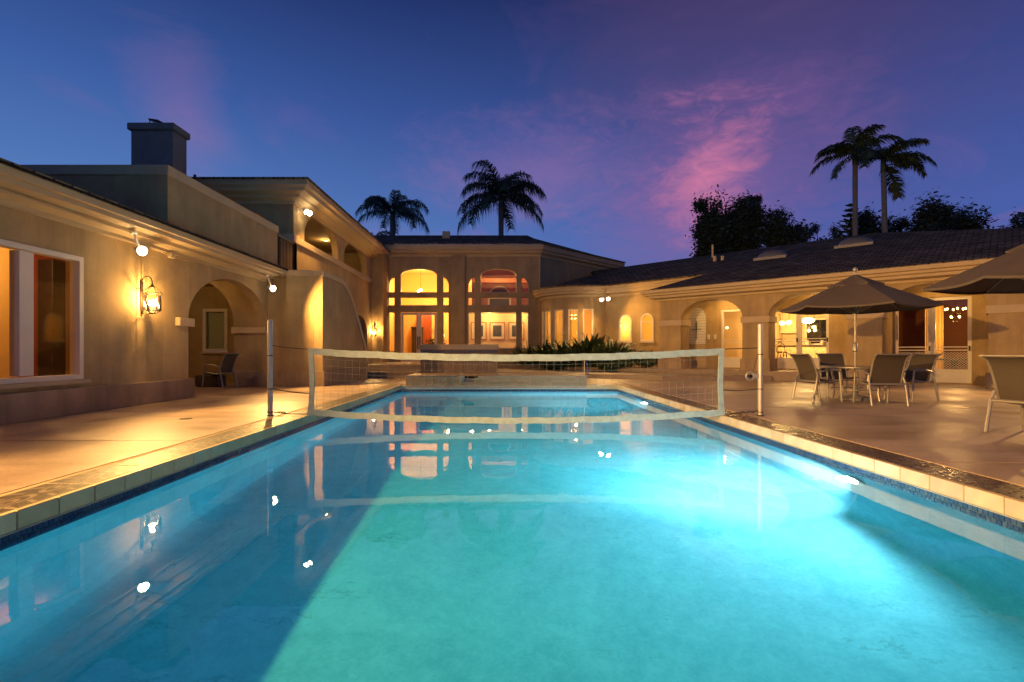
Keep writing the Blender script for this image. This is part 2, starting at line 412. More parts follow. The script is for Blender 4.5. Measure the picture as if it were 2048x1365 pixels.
def coping_dark_mat():
    m, nt, b, (N, L, M) = new_mat('dark_wet_coping')
    tc = N('ShaderNodeTexCoord'); mp = N('ShaderNodeMapping', i_Scale=(34, 2.2, 1)); L(tc.outputs['Object'], mp.inputs[0])
    n = N('ShaderNodeTexNoise', i_Scale=1.0, i_Detail=5.0, i_Roughness=.65); L(mp.outputs[0], n.inputs['Vector'])
    n2 = N('ShaderNodeTexNoise', i_Scale=24.0, i_Detail=4.0); L(tc.outputs['Object'], n2.inputs['Vector'])
    r = N('ShaderNodeValToRGB'); L(n.outputs[0], r.inputs[0]); cr = r.color_ramp
    cr.elements[0].position = .35; cr.elements[0].color = (.030, .019, .013, 1); cr.elements[1].position = .7; cr.elements[1].color = (.115, .075, .045, 1)
    L(r.outputs[0], b.inputs['Base Color'])
    rr = N('ShaderNodeMapRange', i_1=.3, i_2=.7, i_3=.12, i_4=.5); L(n2.outputs[0], rr.inputs[0]); L(rr.outputs[0], b.inputs['Roughness'])
    bp = N('ShaderNodeBump', i_Strength=.7, i_Distance=.005); L(M('ADD', n.outputs[0], M('MULTIPLY', n2.outputs[0], .7)), bp.inputs['Height']); L(bp.outputs[0], b.inputs['Normal'])
    return m

def roof_mat():
    m, nt, b, (N, L, M) = new_mat('roof_shingle')
    uv = N('ShaderNodeUVMap'); br = N('ShaderNodeTexBrick')
    br.inputs['Scale'].default_value = 1; br.inputs['Brick Width'].default_value = .30; br.inputs['Row Height'].default_value = .21
    br.inputs['Mortar Size'].default_value = .018; br.inputs['Mortar Smooth'].default_value = .3; br.offset = .5; br.inputs['Bias'].default_value = 0
    br.inputs['Color1'].default_value = (.115, .088, .05, 1); br.inputs['Color2'].default_value = (.23, .175, .10, 1); br.inputs['Mortar'].default_value = (.012, .010, .009, 1)
    L(uv.outputs[0], br.inputs['Vector'])
    n = N('ShaderNodeTexNoise', i_Scale=1.2, i_Detail=6.0, i_Roughness=.7); L(uv.outputs[0], n.inputs['Vector'])
    mr = N('ShaderNodeMapRange', i_1=.3, i_2=.7, i_3=.55, i_4=1.4); L(n.outputs[0], mr.inputs[0])
    mx = N('ShaderNodeVectorMath', operation='SCALE'); L(br.outputs[0], mx.inputs[0]); L(mr.outputs[0], mx.inputs['Scale']); L(mx.outputs[0], b.inputs['Base Color'])
    b.inputs['Roughness'].default_value = .95; b.inputs['Specular IOR Level'].default_value = .1
    sp = N('ShaderNodeSeparateXYZ'); L(uv.outputs[0], sp.inputs[0])
    saw = M('SUBTRACT', 1.0, M('FRACT', M('DIVIDE', sp.outputs[1], .21)))
    bp = N('ShaderNodeBump', i_Strength=1.0, i_Distance=.035); L(M('ADD', saw, M('MULTIPLY', br.outputs['Fac'], -.5)), bp.inputs['Height']); L(bp.outputs[0], b.inputs['Normal'])
    return m
ROOF = roof_mat()

def spa_mat(name, bw, bh, c1, c2, mort, rough):
    m, nt, b, (N, L, M) = new_mat(name)
    tc = N('ShaderNodeTexCoord'); sp = N('ShaderNodeSeparateXYZ'); L(tc.outputs['Object'], sp.inputs[0])
    cb = N('ShaderNodeCombineXYZ'); L(M('ADD', sp.outputs[0], sp.outputs[1]), cb.inputs[0]); L(sp.outputs[2], cb.inputs[1])
    br = N('ShaderNodeTexBrick'); L(cb.outputs[0], br.inputs['Vector']); br.inputs['Scale'].default_value = 1
    br.inputs['Brick Width'].default_value = bw; br.inputs['Row Height'].default_value = bh; br.inputs['Mortar Size'].default_value = .006; br.offset = 0
    br.inputs['Color1'].default_value = (*c1, 1); br.inputs['Color2'].default_value = (*c2, 1); br.inputs['Mortar'].default_value = (*mort, 1)
    L(br.outputs[0], b.inputs['Base Color']); b.inputs['Roughness'].default_value = rough
    bp = N('ShaderNodeBump', i_Strength=.6, i_Distance=.006, invert=True); L(br.outputs['Fac'], bp.inputs['Height']); L(bp.outputs[0], b.inputs['Normal'])
    return m
SPATILE = spa_mat('spa_tile', .10, .05, (.11, .06, .035), (.17, .10, .06), (.21, .15, .11), .5)
SHOWERTILE = spa_mat('white_shower_tile', .115, .115, (.78, .74, .66), (.72, .68, .60), (.30, .25, .19), .2)

def leaf_mat(name, c1, c2, rough=.5):
    m, nt, b, (N, L, M) = new_mat(name)
    tc = N('ShaderNodeTexCoord'); n = N('ShaderNodeTexNoise', i_Scale=2.5, i_Detail=3.0); L(tc.outputs['Object'], n.inputs['Vector'])
    r = N('ShaderNodeValToRGB'); L(n.outputs[0], r.inputs[0]); cr = r.color_ramp
    cr.elements[0].position = .35; cr.elements[0].color = (*c1, 1); cr.elements[1].position = .65; cr.elements[1].color = (*c2, 1)
    L(r.outputs[0], b.inputs['Base Color']); b.inputs['Roughness'].default_value = rough
    return m
LEAF_D = leaf_mat('evergreen_leaf', (.022, .036, .018), (.05, .07, .035), .7)
LEAF_P = leaf_mat('palm_leaf', (.022, .042, .018), (.055, .085, .04), .55)
LEAF_S = leaf_mat('strelitzia_leaf', (.018, .036, .011), (.05, .08, .026), .5)
LEAF_B = leaf_mat('bush_leaf', (.05, .08, .025), (.10, .13, .05), .5)
BARK = flat('palm_bark', (.16, .145, .125), .95, var=.3, vs=6, bump=.6, bs=20)
BARK2 = flat('tree_bark', (.07, .055, .04), .95, var=.3, vs=6)

# ------------------------------------------------------------------ contours
def rect(a, b, z0, z1): return [(a, z0), (b, z0), (b, z1), (a, z1)]
def arch(a, b, z0, zs, rise, seg=16):
    c, h = (a + b) / 2, (b - a) / 2
    return [(a, z0), (b, z0)] + [(c + h * math.cos(math.pi * k / seg), zs + rise * math.sin(math.pi * k / seg)) for k in range(seg + 1)]
def arcade(s0, s1, z0, z1, notches, seg=18):
    pts = [(s0, z0)]
    for a, b, zs, rise in notches:
        c, h = (a + b) / 2, (b - a) / 2
        pts += [(a, z0)] + [(c - h * math.cos(math.pi * k / seg), zs + rise * math.sin(math.pi * k / seg)) for k in range(seg + 1)] + [(b, z0)]
    return pts + [(s1, z0), (s1, z1), (s0, z1)]

# ------------------------------------------------------------------ ground, deck
PX0, PX1, PY0, PY1, WZ = -3.04, 3.44, .45, 15.3, -.19
GP = Plane((0, 0), (1, 0), (0, 1))
def flat_ring(outer, hole, z):
    mb = MB(); loops = [outer, hole]; fl = outer + hole
    tr = tessellate_polygon([[Vector((a, b, 0)) for a, b in lp] for lp in loops])
    mb.add([(a, b, z) for a, b in fl], [tuple(t) for t in tr]); return mb
GRASS = flat('dark_ground', (.05, .05, .03), .95, var=.3, vs=.6)
hole = [(PX0 - .45, PY0 - .4), (PX1 + .40, PY0 - .4), (PX1 + .40, PY1 + .4), (PX0 - .45, PY1 + .4)]
build('ground', flat_ring([(-500, -500), (500, -500), (500, 700), (-500, 700)], hole, -.06), GRASS, kind='structure')
deck = build('patio_deck', flat_ring([(-14, -6), (26, -6), (26, 30), (-14, 30)], hole, -.025), flat('joint_dirt', (.06, .045, .032), .95), kind='structure')
def slabs(xs, ys):
    for i in range(len(xs) - 1):
        for j in range(len(ys) - 1):
            if ys[j + 1] - ys[j] < .02: continue
            build('deck_slab', MB().box(xs[i] + .010, xs[i + 1] - .010, ys[j] + .010, ys[j + 1] - .010, -.022, 0), DECK, deck, bevel=.003)
slabs([-14, -5.85, PX0 - .485], [-6, 0, 2.9, 5.76, 8.6, 11.4, 14.6, 18.2, 22, 30])
slabs([PX1 + .44, 8.2, 12.7, 26], [-6, 0, 4.6, 9.1, 13.6, 18.1, 22.6, 30])
slabs([PX0 - .47, .4, PX1 + .425], [PY1 + .4, 19.3, 23, 30])
slabs([PX0 - .47, .4, PX1 + .425], [-6, -2.5, PY0 - .42])

# ------------------------------------------------------------------ pool
pool = thing('swimming_pool', 'long rectangular swimming pool glowing turquoise, with cream tile rim and dark embossed coping', 'pool')
D = 1.69
sh = MB()
x0, x1, y0, y1 = PX0 - .012, PX1 + .012, PY0 - .012, PY1 + .012
rr = .28; prof = [(0, -.10), (0, -D + rr)] + [(rr - rr * math.cos(a * math.pi / 16), -D + rr - rr * math.sin(a * math.pi / 16)) for a in range(1, 9)]
loops = []
for o, z in prof:
    loops.append([(x0 + o, y0 + o, z), (x1 - o, y0 + o, z), (x1 - o, y1 - o, z), (x0 + o, y1 - o, z)])
vs = [p for l in loops for p in l]; fs = []
for i in range(len(loops) - 1):
    for k in range(4): fs.append((i * 4 + k, i * 4 + (k + 1) % 4, i * 4 + 4 + (k + 1) % 4, i * 4 + 4 + k))
fs.append(tuple((len(loops) - 1) * 4 + k for k in range(4)))
sh.add(vs, fs)
shell = build('pool_shell', sh, PLASTER, pool, smooth=True)
shell.cycles.is_caustics_receiver = True
# concrete beam behind the tiles
bm_ = MB().box(PX0 - .4, PX0 - .014, PY0 - .4, PY1 + .4, -.4, -.024); bm_.box(PX1 + .014, PX1 + .4, PY0 - .4, PY1 + .4, -.4, -.024)
bm_.box(PX0 - .014, PX1 + .014, PY0 - .4, PY0 - .014, -.4, -.024); bm_.box(PX0 - .014, PX1 + .014, PY1 + .014, PY1 + .4, -.4, -.024)
build('bond_beam', bm_, GROUT, pool)
# rim tiles, coping slabs
creams = [CREAM, CREAM2, CREAM3]
def shared(mb, mats, bevel):
    out = []
    for m in mats:
        o = build('x', mb, m, None, bevel=bevel); out.append(o.data); bpy.data.objects.remove(o)
    return out
tl = .305
ct = shared(MB().box(-.025, .025, -tl / 2 + .003, tl / 2 - .003, -.116, .004), creams, .004)
for sx, xx in ((-1, PX0 - .025), (1, PX1 + .025)):
    n = int((PY1 - PY0) / tl)
    for k in range(n + 1):
        o = link('rim_tile', random.choice(ct), pool); o.location = (xx, PY0 + tl * (k + .5) if PY0 + tl * (k + 1) < PY1 + .2 else PY1, 0)
ctx = shared(MB().box(-tl / 2 + .003, tl / 2 - .003, -.025, .025, -.116, .004), creams, .004)
for k in range(21):
    o = link('rim_tile', random.choice(ctx), pool); o.location = (PX0 + .15 + tl * k, PY0 - .025, 0)
k = 0
for k in range(3):
    o = link('rim_tile', random.choice(ctx), pool); o.location = (PX1 - .155 - tl * k, PY1 + .025, 0)
cs = shared(MB().box(-.178, .178, -.302, .302, -.022, .003), [COPING], .004)[0]
csx = shared(MB().box(-.302, .302, -.178, .178, -.022, .003), [flat('coping_plain', (.06, .042, .032), .3, var=.3, vs=9, bump=.5, bs=30)], .004)[0]
csr = shared(MB().box(-.178, .178, -.302, .302, -.022, .003), [coping_dark_mat()], .004)[0]
n = int((PY1 - PY0 + .45) / .61)
for xx in (PX0 - .236, PX1 + .236):
    for k in range(n + 1):
        o = link('coping_slab', cs if xx < 0 else csr, pool); o.location = (xx, PY0 + .61 * (k + .5) - .25, 0)
for k in range(11):
    o = link('coping_slab', csx, pool); o.location = (PX0 + .30 + .61 * k, PY0 - .236, 0)
o = link('coping_slab', csx, pool); o.location = (PX1 - .31, PY1 + .236, 0)
# light border between coping and deck, thin metal bead under the rim
bd = MB().box(PX0 - .468, PX0 - .418, PY0 - .4, PY1 + .4, -.02, .002).box(PX1 + .418, PX1 + .423, PY0 - .4, PY1 + .4, -.02, .002)
build('edge_strip', bd, TRIM, pool)
build('metal_bead', MB().box(PX0 - .006, PX0 + .006, PY0, PY1, -.124, -.118).box(PX1 - .006, PX1 + .006, PY0, PY1, -.124, -.118), STEEL, pool)
# waterline mosaic: the largest 300 one by one, the rest joined
mt = shared(MB().box(-.005, .005, -.0182, .0182, -.0182, .0182), MOSAIC, .0015)
rest = MB()
py = PY0 + .02
while py < PY1 - .01:
    for xx in (PX0 - .002, PX1 + .002):
        for rw in range(3):
            z = -.146 - .0395 * rw; jit = .02 if rw % 2 else 0
            if 3.15 <= py < 6.10 and rw < 2:
                o = link('mosaic_tile', random.choice(mt), pool); o.location = (xx, py + jit, z)
            else: rest.box(xx - .005, xx + .005, py + jit - .0182, py + jit + .0182, z - .0182, z + .0182)
    py += .0395
px = PX0 + .02
while px < PX1:
    for rw in range(3): rest.box(px - .0182, px + .0182, PY1 - .003, PY1 + .007, -.164 - .0395 * rw, -.128 - .0395 * rw)
    px += .0395
build('mosaic_band', rest, MOSAIC[1], pool, normals=False, kind='stuff')
# water
wat = MB(); nx, ny = 8, 20
wat.add([(PX0 - .01 + (PX1 - PX0 + .02) * i / nx, PY0 - .01 + (PY1 - PY0 + .02) * j / ny, WZ) for j in range(ny + 1) for i in range(nx + 1)],
        [(j * (nx + 1) + i, j * (nx + 1) + i + 1, (j + 1) * (nx + 1) + i + 1, (j + 1) * (nx + 1) + i) for j in range(ny) for i in range(nx)])
water = build('pool_water', wat, WATER, None, smooth='all', normals=False, kind='structure')
water.cycles.is_caustics_caster = True
# underwater lights in the right-hand wall
for yy, pw in ((5.0, 470), (12.1, 340)):
    t = build('pool_light', MB().lathe([(.0, .0), (.145, .0), (.15, .012), (.12, .03), (.10, .03)], seg=20), STEEL, pool, smooth=True)
    t.location = (PX1 + .010, yy, -.50); t.rotation_euler = (0, R(-90), 0)
    build('light_lens', MB().lathe([(.0, .031), (.10, .031), (.085, .045), (.0, .052)], seg=20), POOLGLOW, t, smooth=True)
    lamp('pool_lamp', 'SPOT', (PX1 - .07, yy, -.45), pw, (.82, .97, 1), pool, .08, (PX1 - 2.4, yy, -.47), R(179.8), .3)
    lamp('pool_lamp', 'SPOT', (PX1 - .08, yy + .03, -.46), pw * 2.5, (.92, .99, 1), pool, .06, (PX1 - .75, yy + 1.7, -D), R(120), 1.0)

# ------------------------------------------------------------------ raised wall and spa beyond the pool
rw = thing('raised_pool_wall', 'low tan tiled wall with a dark spillway notch across the far end of the pool', 'wall')
build('wall_core', MB().box(-2.91, -1.15, 15.34, 17.2, -.02, .262).box(-.74, 2.53, 15.34, 17.2, -.02, .262).box(-1.15, -.74, 15.42, 17.2, -.02, .17), GROUT, rw)
tt = shared(MB().box(-.102, .102, -.012, .012, -.125, .125), [flat('wall_tile_%d' % i, c, .5, var=.2, vs=9) for i, c in enumerate([(.26, .18, .10), (.30, .21, .12), (.22, .155, .085)])], .003)
tcap = shared(MB().box(-.15, .15, -.15, .15, -.012, .012), [flat('cap_stone', (.24, .165, .10), .5, var=.2, vs=6), STONE], .003)
xx = -2.81
while xx < 2.5:
    for rwk in range(2):
        if rwk == 1 and -1.25 < xx < -.72: continue
        o = link('wall_tile', random.choice(tt[::2]), rw); o.location = (xx, 15.327, .015 + .14 * rwk - .05 + .055); o.scale = (1, 1, .53)
    xx += .2095
for i in range(18):
    for j in range(6):
        x_, y_ = -2.76 + i * .3055, 15.465 + j * .3055
        if -1.3 < x_ < -.6 and j == 0: continue
        o = link('cap_tile', random.choice(tcap), rw); o.location = (x_, y_, .275)
spa = thing('raised_spa', 'square raised spa faced in small brown tiles, stone cap on top, behind the pool wall', 'spa', (-1.47, 17.9, 0))
build('tiled_wall', MB().box(-1.29, 1.29, -.7, .9, .262, .96), SPATILE, spa)
build('mosaic_row', MB().box(-1.30, 1.30, -.71, .91, .962, 1.06), spa_mat('spa_mosaic', .05, .05, (.012, .018, .05), (.03, .035, .07), (.16, .13, .11), .2), spa)
build('stone_cap', MB().box(-1.33, 1.33, -.74, .94, 1.062, 1.25), STONE, spa, bevel=.015)
h = thing('vacuum_hose', 'white pole with dark blue hose at the right end of the low tan wall', 'hose', (2.53, 15.75, .287))
build('pole', MB().tube([(0, 0, 0), (0, 0, .44)], .012), WHITE, h)
build('hose', MB().tube([(.02, .03, .42), (.05, .03, .44), (.08, .03, .38), (.11, .03, .22), (.13, .03, .1), (.09, .03, -.02), (.05, .02, -.015)], .016, 8), BLUEHOSE, h, smooth=True)

# ------------------------------------------------------------------ raised terrace and steps
ter = build('raised_terrace', MB().prism([(-.05, 26.95), (11.25, 15.65), (13.2, 17.6), (8, 27), (2, 29), (-.05, 29)], -.01, .33), STONE, bevel=.015, kind='structure')
build('terrace_step', MB().prism([(-2.75, 21.0), (-.2, 20.9), (3.0, 19.5), (5.6, 17.95), (9.25, 17.5), (9.2, 17.8), (-.02, 27.02), (-2.75, 27)], -.012, .16), STONE, bevel=.012, kind='structure')
build('entry_landing', MB().box(-5.9, -2.76, 20.8, 27.05, -.011, .46), STONE, bevel=.015, kind='structure')
build('entry_step', MB().box(-5.6, -2.78, 19.5, 20.8, -.013, .22), STONE, bevel=.015, kind='structure')

# ------------------------------------------------------------------ the house
house = thing('house', 'sprawling tan stucco villa with arches, cornices, lit windows and dark shingle roofs round the pool', 'house')
H = house
LW = Plane((-6.9, 0), (0, 1), (-1, 0))            # left wing, long wall beside the pool
LA = Plane((0, 15.0), (1, 0), (0, 1))             # pier wall at the end of the alcove
UF = Plane((0, 16.1), (1, 0), (0, 1))             # upper floor, end wall
US = Plane((-6.6, 0), (0, 1), (-1, 0))            # upper floor, gallery side
CW = Plane((0, 27.0), (1, 0), (0, 1))             # tall centre block
CR = Plane((1.93, 27.0), (SQ, SQ), (-SQ, SQ))
RF = Plane((6.37, 20.63), (SQ, -SQ), (SQ, SQ))    # right wing, arcade front
RB = Plane((7.82, 22.08), (SQ, -SQ), (SQ, SQ))    # right wing, wall behind the arcade

def win(pl, a, b, z0, z1, rise=0, fw=.05, d0=.07, dep=.07, mat=WHITE, bv=(), bh=(), sill=0, pane=GLASS, name='window', seg=14):
    f = (lambda i: arch(a + i, b - i, z0 + i, z1, max(.01, rise - i), seg)) if rise else (lambda i: rect(a + i, b - i, z0 + i, z1 - i))
    mb = MB().ring(pl, f(.002), f(fw), d0, d0 + dep)
    top = z1 + (rise if rise else -fw)
    for x in bv: mb.pbox(pl, x - .02, x + .02, d0 + .012, d0 + dep - .012, z0 + fw, top - .01)
    for z in bh: mb.pbox(pl, a + fw, b - fw, d0 + .010, d0 + dep - .010, z - .02, z + .02)
    w = build(name, mb, mat, H)
    g = MB(); c = f(fw - .004); tr = tessellate_polygon([[Vector((p, q, 0)) for p, q in c]])
    g.add([pl.P(p, d0 + dep * .5, q) for p, q in c], [tuple(t) for t in tr])
    build('pane', g, pane, w, normals=False)
    if sill: build('sill', MB().pbox(pl, a - .06, b + .06, -sill, d0 + .01, z0 - .06, z0 - .002), TRIM, w)
    return w
def room(pl, s0, s1, d0, d1, z0, z1, mat, floor=FLOORW, name='interior_walls'):
    mb = MB(); t = .08
    mb.pbox(pl, s0 - t, s0, d0, d1, z0, z1); mb.pbox(pl, s1, s1 + t, d0, d1, z0, z1)
    mb.pbox(pl, s0, s1, d1, d1 + t, z0, z1); mb.pbox(pl, s0 - t, s1 + t, d0, d1 + t, z1 + .002, z1 + t)
    w = build(name, mb, mat, H)
    build('interior_floor', MB().pbox(pl, s0 - t, s1 + t, d0, d1 + t, z0 - t, z0 - .002), floor, H)
    return w
def roof(pts_list, udir, name='roof', th=.07):
    # one slab, uv in metres: u along the eave, v up the slope
    me_v = []; me_f = []; uvs = []
    mb = MB()
    for pts in pts_list: mb.slab(pts, th)
    o = build(name, mb, ROOF, H, normals=True)
    me = o.data; uvl = me.uv_layers.new(name='UVMap'); u = Vector((udir[0], udir[1], 0)).normalized()
    for p in me.polygons:
        nrm = p.normal if p.normal.z >= 0 else -p.normal
        v = nrm.cross(u); v = v if v.length > 1e-4 else Vector((0, 0, 1))
        v.normalize()
        if v.z < 0: v = -v
        for li in p.loop_indices:
            co = me.vertices[me.loops[li].vertex_index].co
            uvl.data[li].uv = (co.dot(u), co.dot(v))
    return o

# ---- left wing
build('wall', MB().walls(LW, arcade(-5, 15.0, 0, 3.2, [(11.2, 14.98, 1.72, 1.12)]), [rect(6.1, 8.38, .55, 2.55)], 0, .28), STUCCO, H)
build('wall', MB().walls(LA, arcade(-12, -6.28, 0, 3.2, [(-10.52, -7.88, 1.72, 1.45)]), [], 0, .30), STUCCO, H)
build('wall', MB().box(-11.0, -10.7, 11.2, 16.6, 0, 3.2), STUCCO, H)
build('wall', MB().walls(Plane((0, 16.35), (1, 0), (0, 1)), rect(-10.7, -6.62, 0, 3.2), [rect(-9.60, -8.80, 1.0, 2.38)], 0, .2), STUCCO, H)
build('wall', MB().box(-10.7, -7.19, 10.92, 11.2, 0, 3.2), STUCCO, H)
build('ceiling', MB().box(-10.98, -6.95, 11.22, 16.33, 3.08, 3.19), STUCCO, H)
build('plinth', MB().box(-7.2, -6.80, -5, 11.27, 0, .42), STUCCO2, H, bevel=.012)
build('plinth', MB().box(-7.84, -6.285, 14.93, 15.01, 0, .44), STUCCO2, H, bevel=.012)
build('impost_block', MB().box(-7.3, -6.80, 10.76, 11.28, 1.55, 1.73), TRIM, H, bevel=.008)
build('impost_block', MB().box(-7.94, -6.93, 14.91, 15.06, 1.54, 1.72), TRIM, H, bevel=.008)
ev = [(.0, 3.03), (.06, 3.03), (.06, 3.085), (.09, 3.10), (.50, 3.205), (.53, 3.205), (.53, 3.175), (.57, 3.175), (.57, 3.245), (.64, 3.25), (.66, 3.355), (.0, 3.37)]
build('cornice', MB().sweep([(-6.9, -5), (-6.9, 14.78)], ev), TRIM, H)
build('cornice_bead', MB().sweep([(-6.9, -5), (-6.9, 14.77)], [(.30, 3.10), (.34, 3.10), (.34, 3.131), (.30, 3.131)]), TRIM, H)
roof([[(-6.20, -5, 3.40), (-6.20, 14.76, 3.40), (-6.62, 14.76, 3.54), (-6.62, -5, 3.54)], [(-6.62, -5, 3.54), (-6.62, 10.0, 3.54), (-11.5, 10.0, 5.1), (-11.5, -5, 5.1)]], (0, 1))
w = win(LW, 6.10, 8.38, .55, 2.55, fw=.08, d0=-.02, dep=.16, bv=(), sill=.10)
build('mullion', MB().pbox(LW, 7.27, 7.49, -.015, .13, .65, 2.45), WHITE, w)
room(LW, 4.6, 11.6, .29, 2.45, .1, 3.0, INTR)
build('interior_partition', MB().box(-9.30, -9.24, 4.6, 9.72, .1, 3.0), INTW, H)
# alcove window with curtain
win(Plane((0, 16.35), (1, 0), (0, 1)), -9.60, -8.80, 1.0, 2.38, fw=.10, d0=-.03, dep=.1, sill=.08)
cur = MB(); nn = 60
for i in range(nn): cur.add([], [])
vs = []
for i in range(nn + 1):
    x = -9.58 + .76 * i / nn; y = 16.50 + .02 * math.sin(i * 1.25) + .008 * math.sin(i * 2.9)
    vs += [(x, y, 1.02), (x, y, 2.36)]
cur.add(vs, [(2 * i, 2 * i + 2, 2 * i + 3, 2 * i + 1) for i in range(nn)])
cu = build('curtain', cur, CURTAIN, None, smooth='all', normals=False); cu['label'] = 'pale green pleated curtain behind the small alcove window'; cu['category'] = 'curtain'

# ---- terrace over the left wing, parapet
def parapet(x0, x1, y0, y1, e=.03):
    p = build('parapet', MB().box(x0, x1, y0, y1, 3.42, 4.48), STUCCO, H)
    build('parapet_cap', MB().box(x0 - .03, x1 + .03, y0 - e, y1 + .03, 4.482, 4.68), TRIM, p, bevel=.01)
parapet(-6.87, -6.60, 10.302, 14.95, -.030)
parapet(-12.5, -6.60, 10.05, 10.30)
build('roof_terrace', MB().box(-12.4, -6.62, 10.1, 16.1, 3.30, 3.40), STONE, H)
# ---- stair tower beside the wing and its swooping side wall
yz = [(14.8, 0), (19.75, 0), (19.75, .42), (19.55, .78), (19.25, 1.15), (18.85, 1.55), (18.35, 2.05), (17.85, 2.52), (17.35, 2.90), (16.85, 3.13), (16.5, 3.20), (14.8, 3.20)]
SS = Plane((-5.22, 0), (0, 1), (-1, 0))
build('stair_wall', MB().walls(SS, yz, [], 0, .26), STUCCO, H)
build('stair_wall', MB().box(-6.28, -5.485, 14.8, 15.06, 0, 3.20), STUCCO, H)
cap = MB(); cp = yz[2:]
vs = []
for i, (y, z) in enumerate(cp):
    for x, dz in ((-5.19, .005), (-5.51, .005), (-5.51, .15), (-5.19, .15)):
        vs.append((x, y + (.10 if 0 < i < len(cp) - 3 and dz > .1 else 0), z + dz))
fs = [(4 * i + a, 4 * i + (a + 1) % 4, 4 * i + 4 + (a + 1) % 4, 4 * i + 4 + a) for i in range(len(cp) - 1) for a in range(4)] + [(0, 1, 2, 3), tuple(4 * (len(cp) - 1) + a for a in (3, 2, 1, 0))]
cap.add(vs, fs); build('stair_wall_cap', cap, TRIM, H)
build('stair_wall_cap', MB().box(-6.30, -5.515, 14.77, 15.09, 3.202, 3.37), TRIM, H, bevel=.01)
build('plinth', MB().box(-6.28, -5.16, 14.74, 14.79, 0, .44), STUCCO2, H, bevel=.01)
build('plinth', MB().box(-5.215, -5.16, 14.795, 19.70, 0, .44), STUCCO2, H, bevel=.01)
st = MB(); ns = 18
for i in range(ns): st.box(-6.58, -5.49, 16.2 + i * .205, 16.2 + (i + 1) * .205 - .002, .02, 3.28 - i * .18)
st.box(-6.58, -5.49, 15.07, 16.19, 2.9, 3.28)
build('stair', st, STONE, H)
gate = thing('iron_gate', 'black wrought iron gate with upright bars at the top of the stair', 'gate', (-6.58, 15.0, 3.40))
build('gate_frame', MB().tube([(0, .02, .02), (0, 1.05, .02), (0, 1.05, .98), (0, .02, .98)], .02, 6, True), DARKIRON, gate)
bar = shared(MB().tube([(0, 0, .03), (0, 0, .97)], .009, 6), [DARKIRON], 0)[0]
for k in range(9):
    o = link('bar', bar, gate); o.location = (0, .12 + k * .105, 0)

# ---- upper floor of the left wing
build('wall', MB().walls(US, rect(15.05, 25.75, 0, 4.45), [arch(22.3, 24.9, .02, 1.8, .9)], 0, .25), STUCCO, H)
build('balcony_cap', MB().box(-6.88, -6.54, 16.12, 25.72, 4.452, 4.66), TRIM, H, bevel=.01)
build('wall', MB().walls(US, arcade(16.38, 25.75, 4.66, 6.1, [(17.0, 20.5, 4.9, .95), (21.2, 24.8, 4.9, .95)]), [], 0, .25), STUCCO, H)
build('wall', MB().walls(UF, arcade(-13, -6.6, 3.3, 6.1, [(-10.2, -7.35, 4.85, .75)]), [], 0, .27), STUCCO, H)
build('pier_base', MB().box(-7.38, -6.55, 16.05, 16.44, 4.46, 4.72), TRIM, H, bevel=.01)
build('wall', MB().box(-9.6, -9.4, 16.4, 30, 3.3, 6.1), STUCCO, H)
build('wall', MB().box(-9.39, -6.87, 25.78, 25.95, 3.56, 5.99), STUCCO, H)
build('gallery_floor', MB().box(-9.4, -6.86, 16.38, 26, 3.4, 3.55), STONE, H)
build('ceiling', MB().box(-13, -6.62, 16.15, 26.9, 6.0, 6.09), STUCCO, H)
build('wall', MB().box(-6.85, -6.02, 25.76, 26.98, 0, 6.1), STUCCO, H)
build('passage_wall', MB().box(-9.0, -8.8, 20, 26, 0, 3.2), STUCCO, H)
uc = [(.0, 5.66), (.06, 5.66), (.08, 5.74), (.30, 5.80), (.34, 5.88), (.56, 5.92), (.58, 6.02), (.68, 6.06), (.70, 6.22), (.0, 6.24)]
build('cornice', MB().sweep([(-14, 16.1), (-6.6, 16.1), (-6.6, 26.6)], uc), TRIM, H)
roof([[(-14, 15.36, 6.27), (-5.86, 15.36, 6.27), (-9, 18.5, 7.2), (-14, 18.5, 7.2)]], (1, 0))
roof([[(-5.86, 15.36, 6.27), (-5.86, 27.0, 6.27), (-9, 27.0, 7.2), (-9, 18.5, 7.2)]], (0, 1))
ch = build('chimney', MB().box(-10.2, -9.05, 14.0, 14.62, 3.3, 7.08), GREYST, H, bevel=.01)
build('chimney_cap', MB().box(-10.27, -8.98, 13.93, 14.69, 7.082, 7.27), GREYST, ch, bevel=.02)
build('flue_cover', MB().lathe([(.20, -.02), (.21, .02), (.0, .07)], seg=18), DARKIRON, ch).location = (-9.65, 14.25, 7.42)
ch.children[-1].rotation_euler = (R(8), R(14), 0)
build('flue_leg', MB().tube([(-9.82, 14.2, 7.27), (-9.82, 14.2, 7.44)], .012, 6).tube([(-9.48, 14.2, 7.27), (-9.48, 14.2, 7.38)], .012, 6), DARKIRON, ch)
build('vent_pipe', MB().tube([(-9.35, 15.5, 6.2), (-9.35, 15.5, 6.38)], .04), DARKIRON, H)

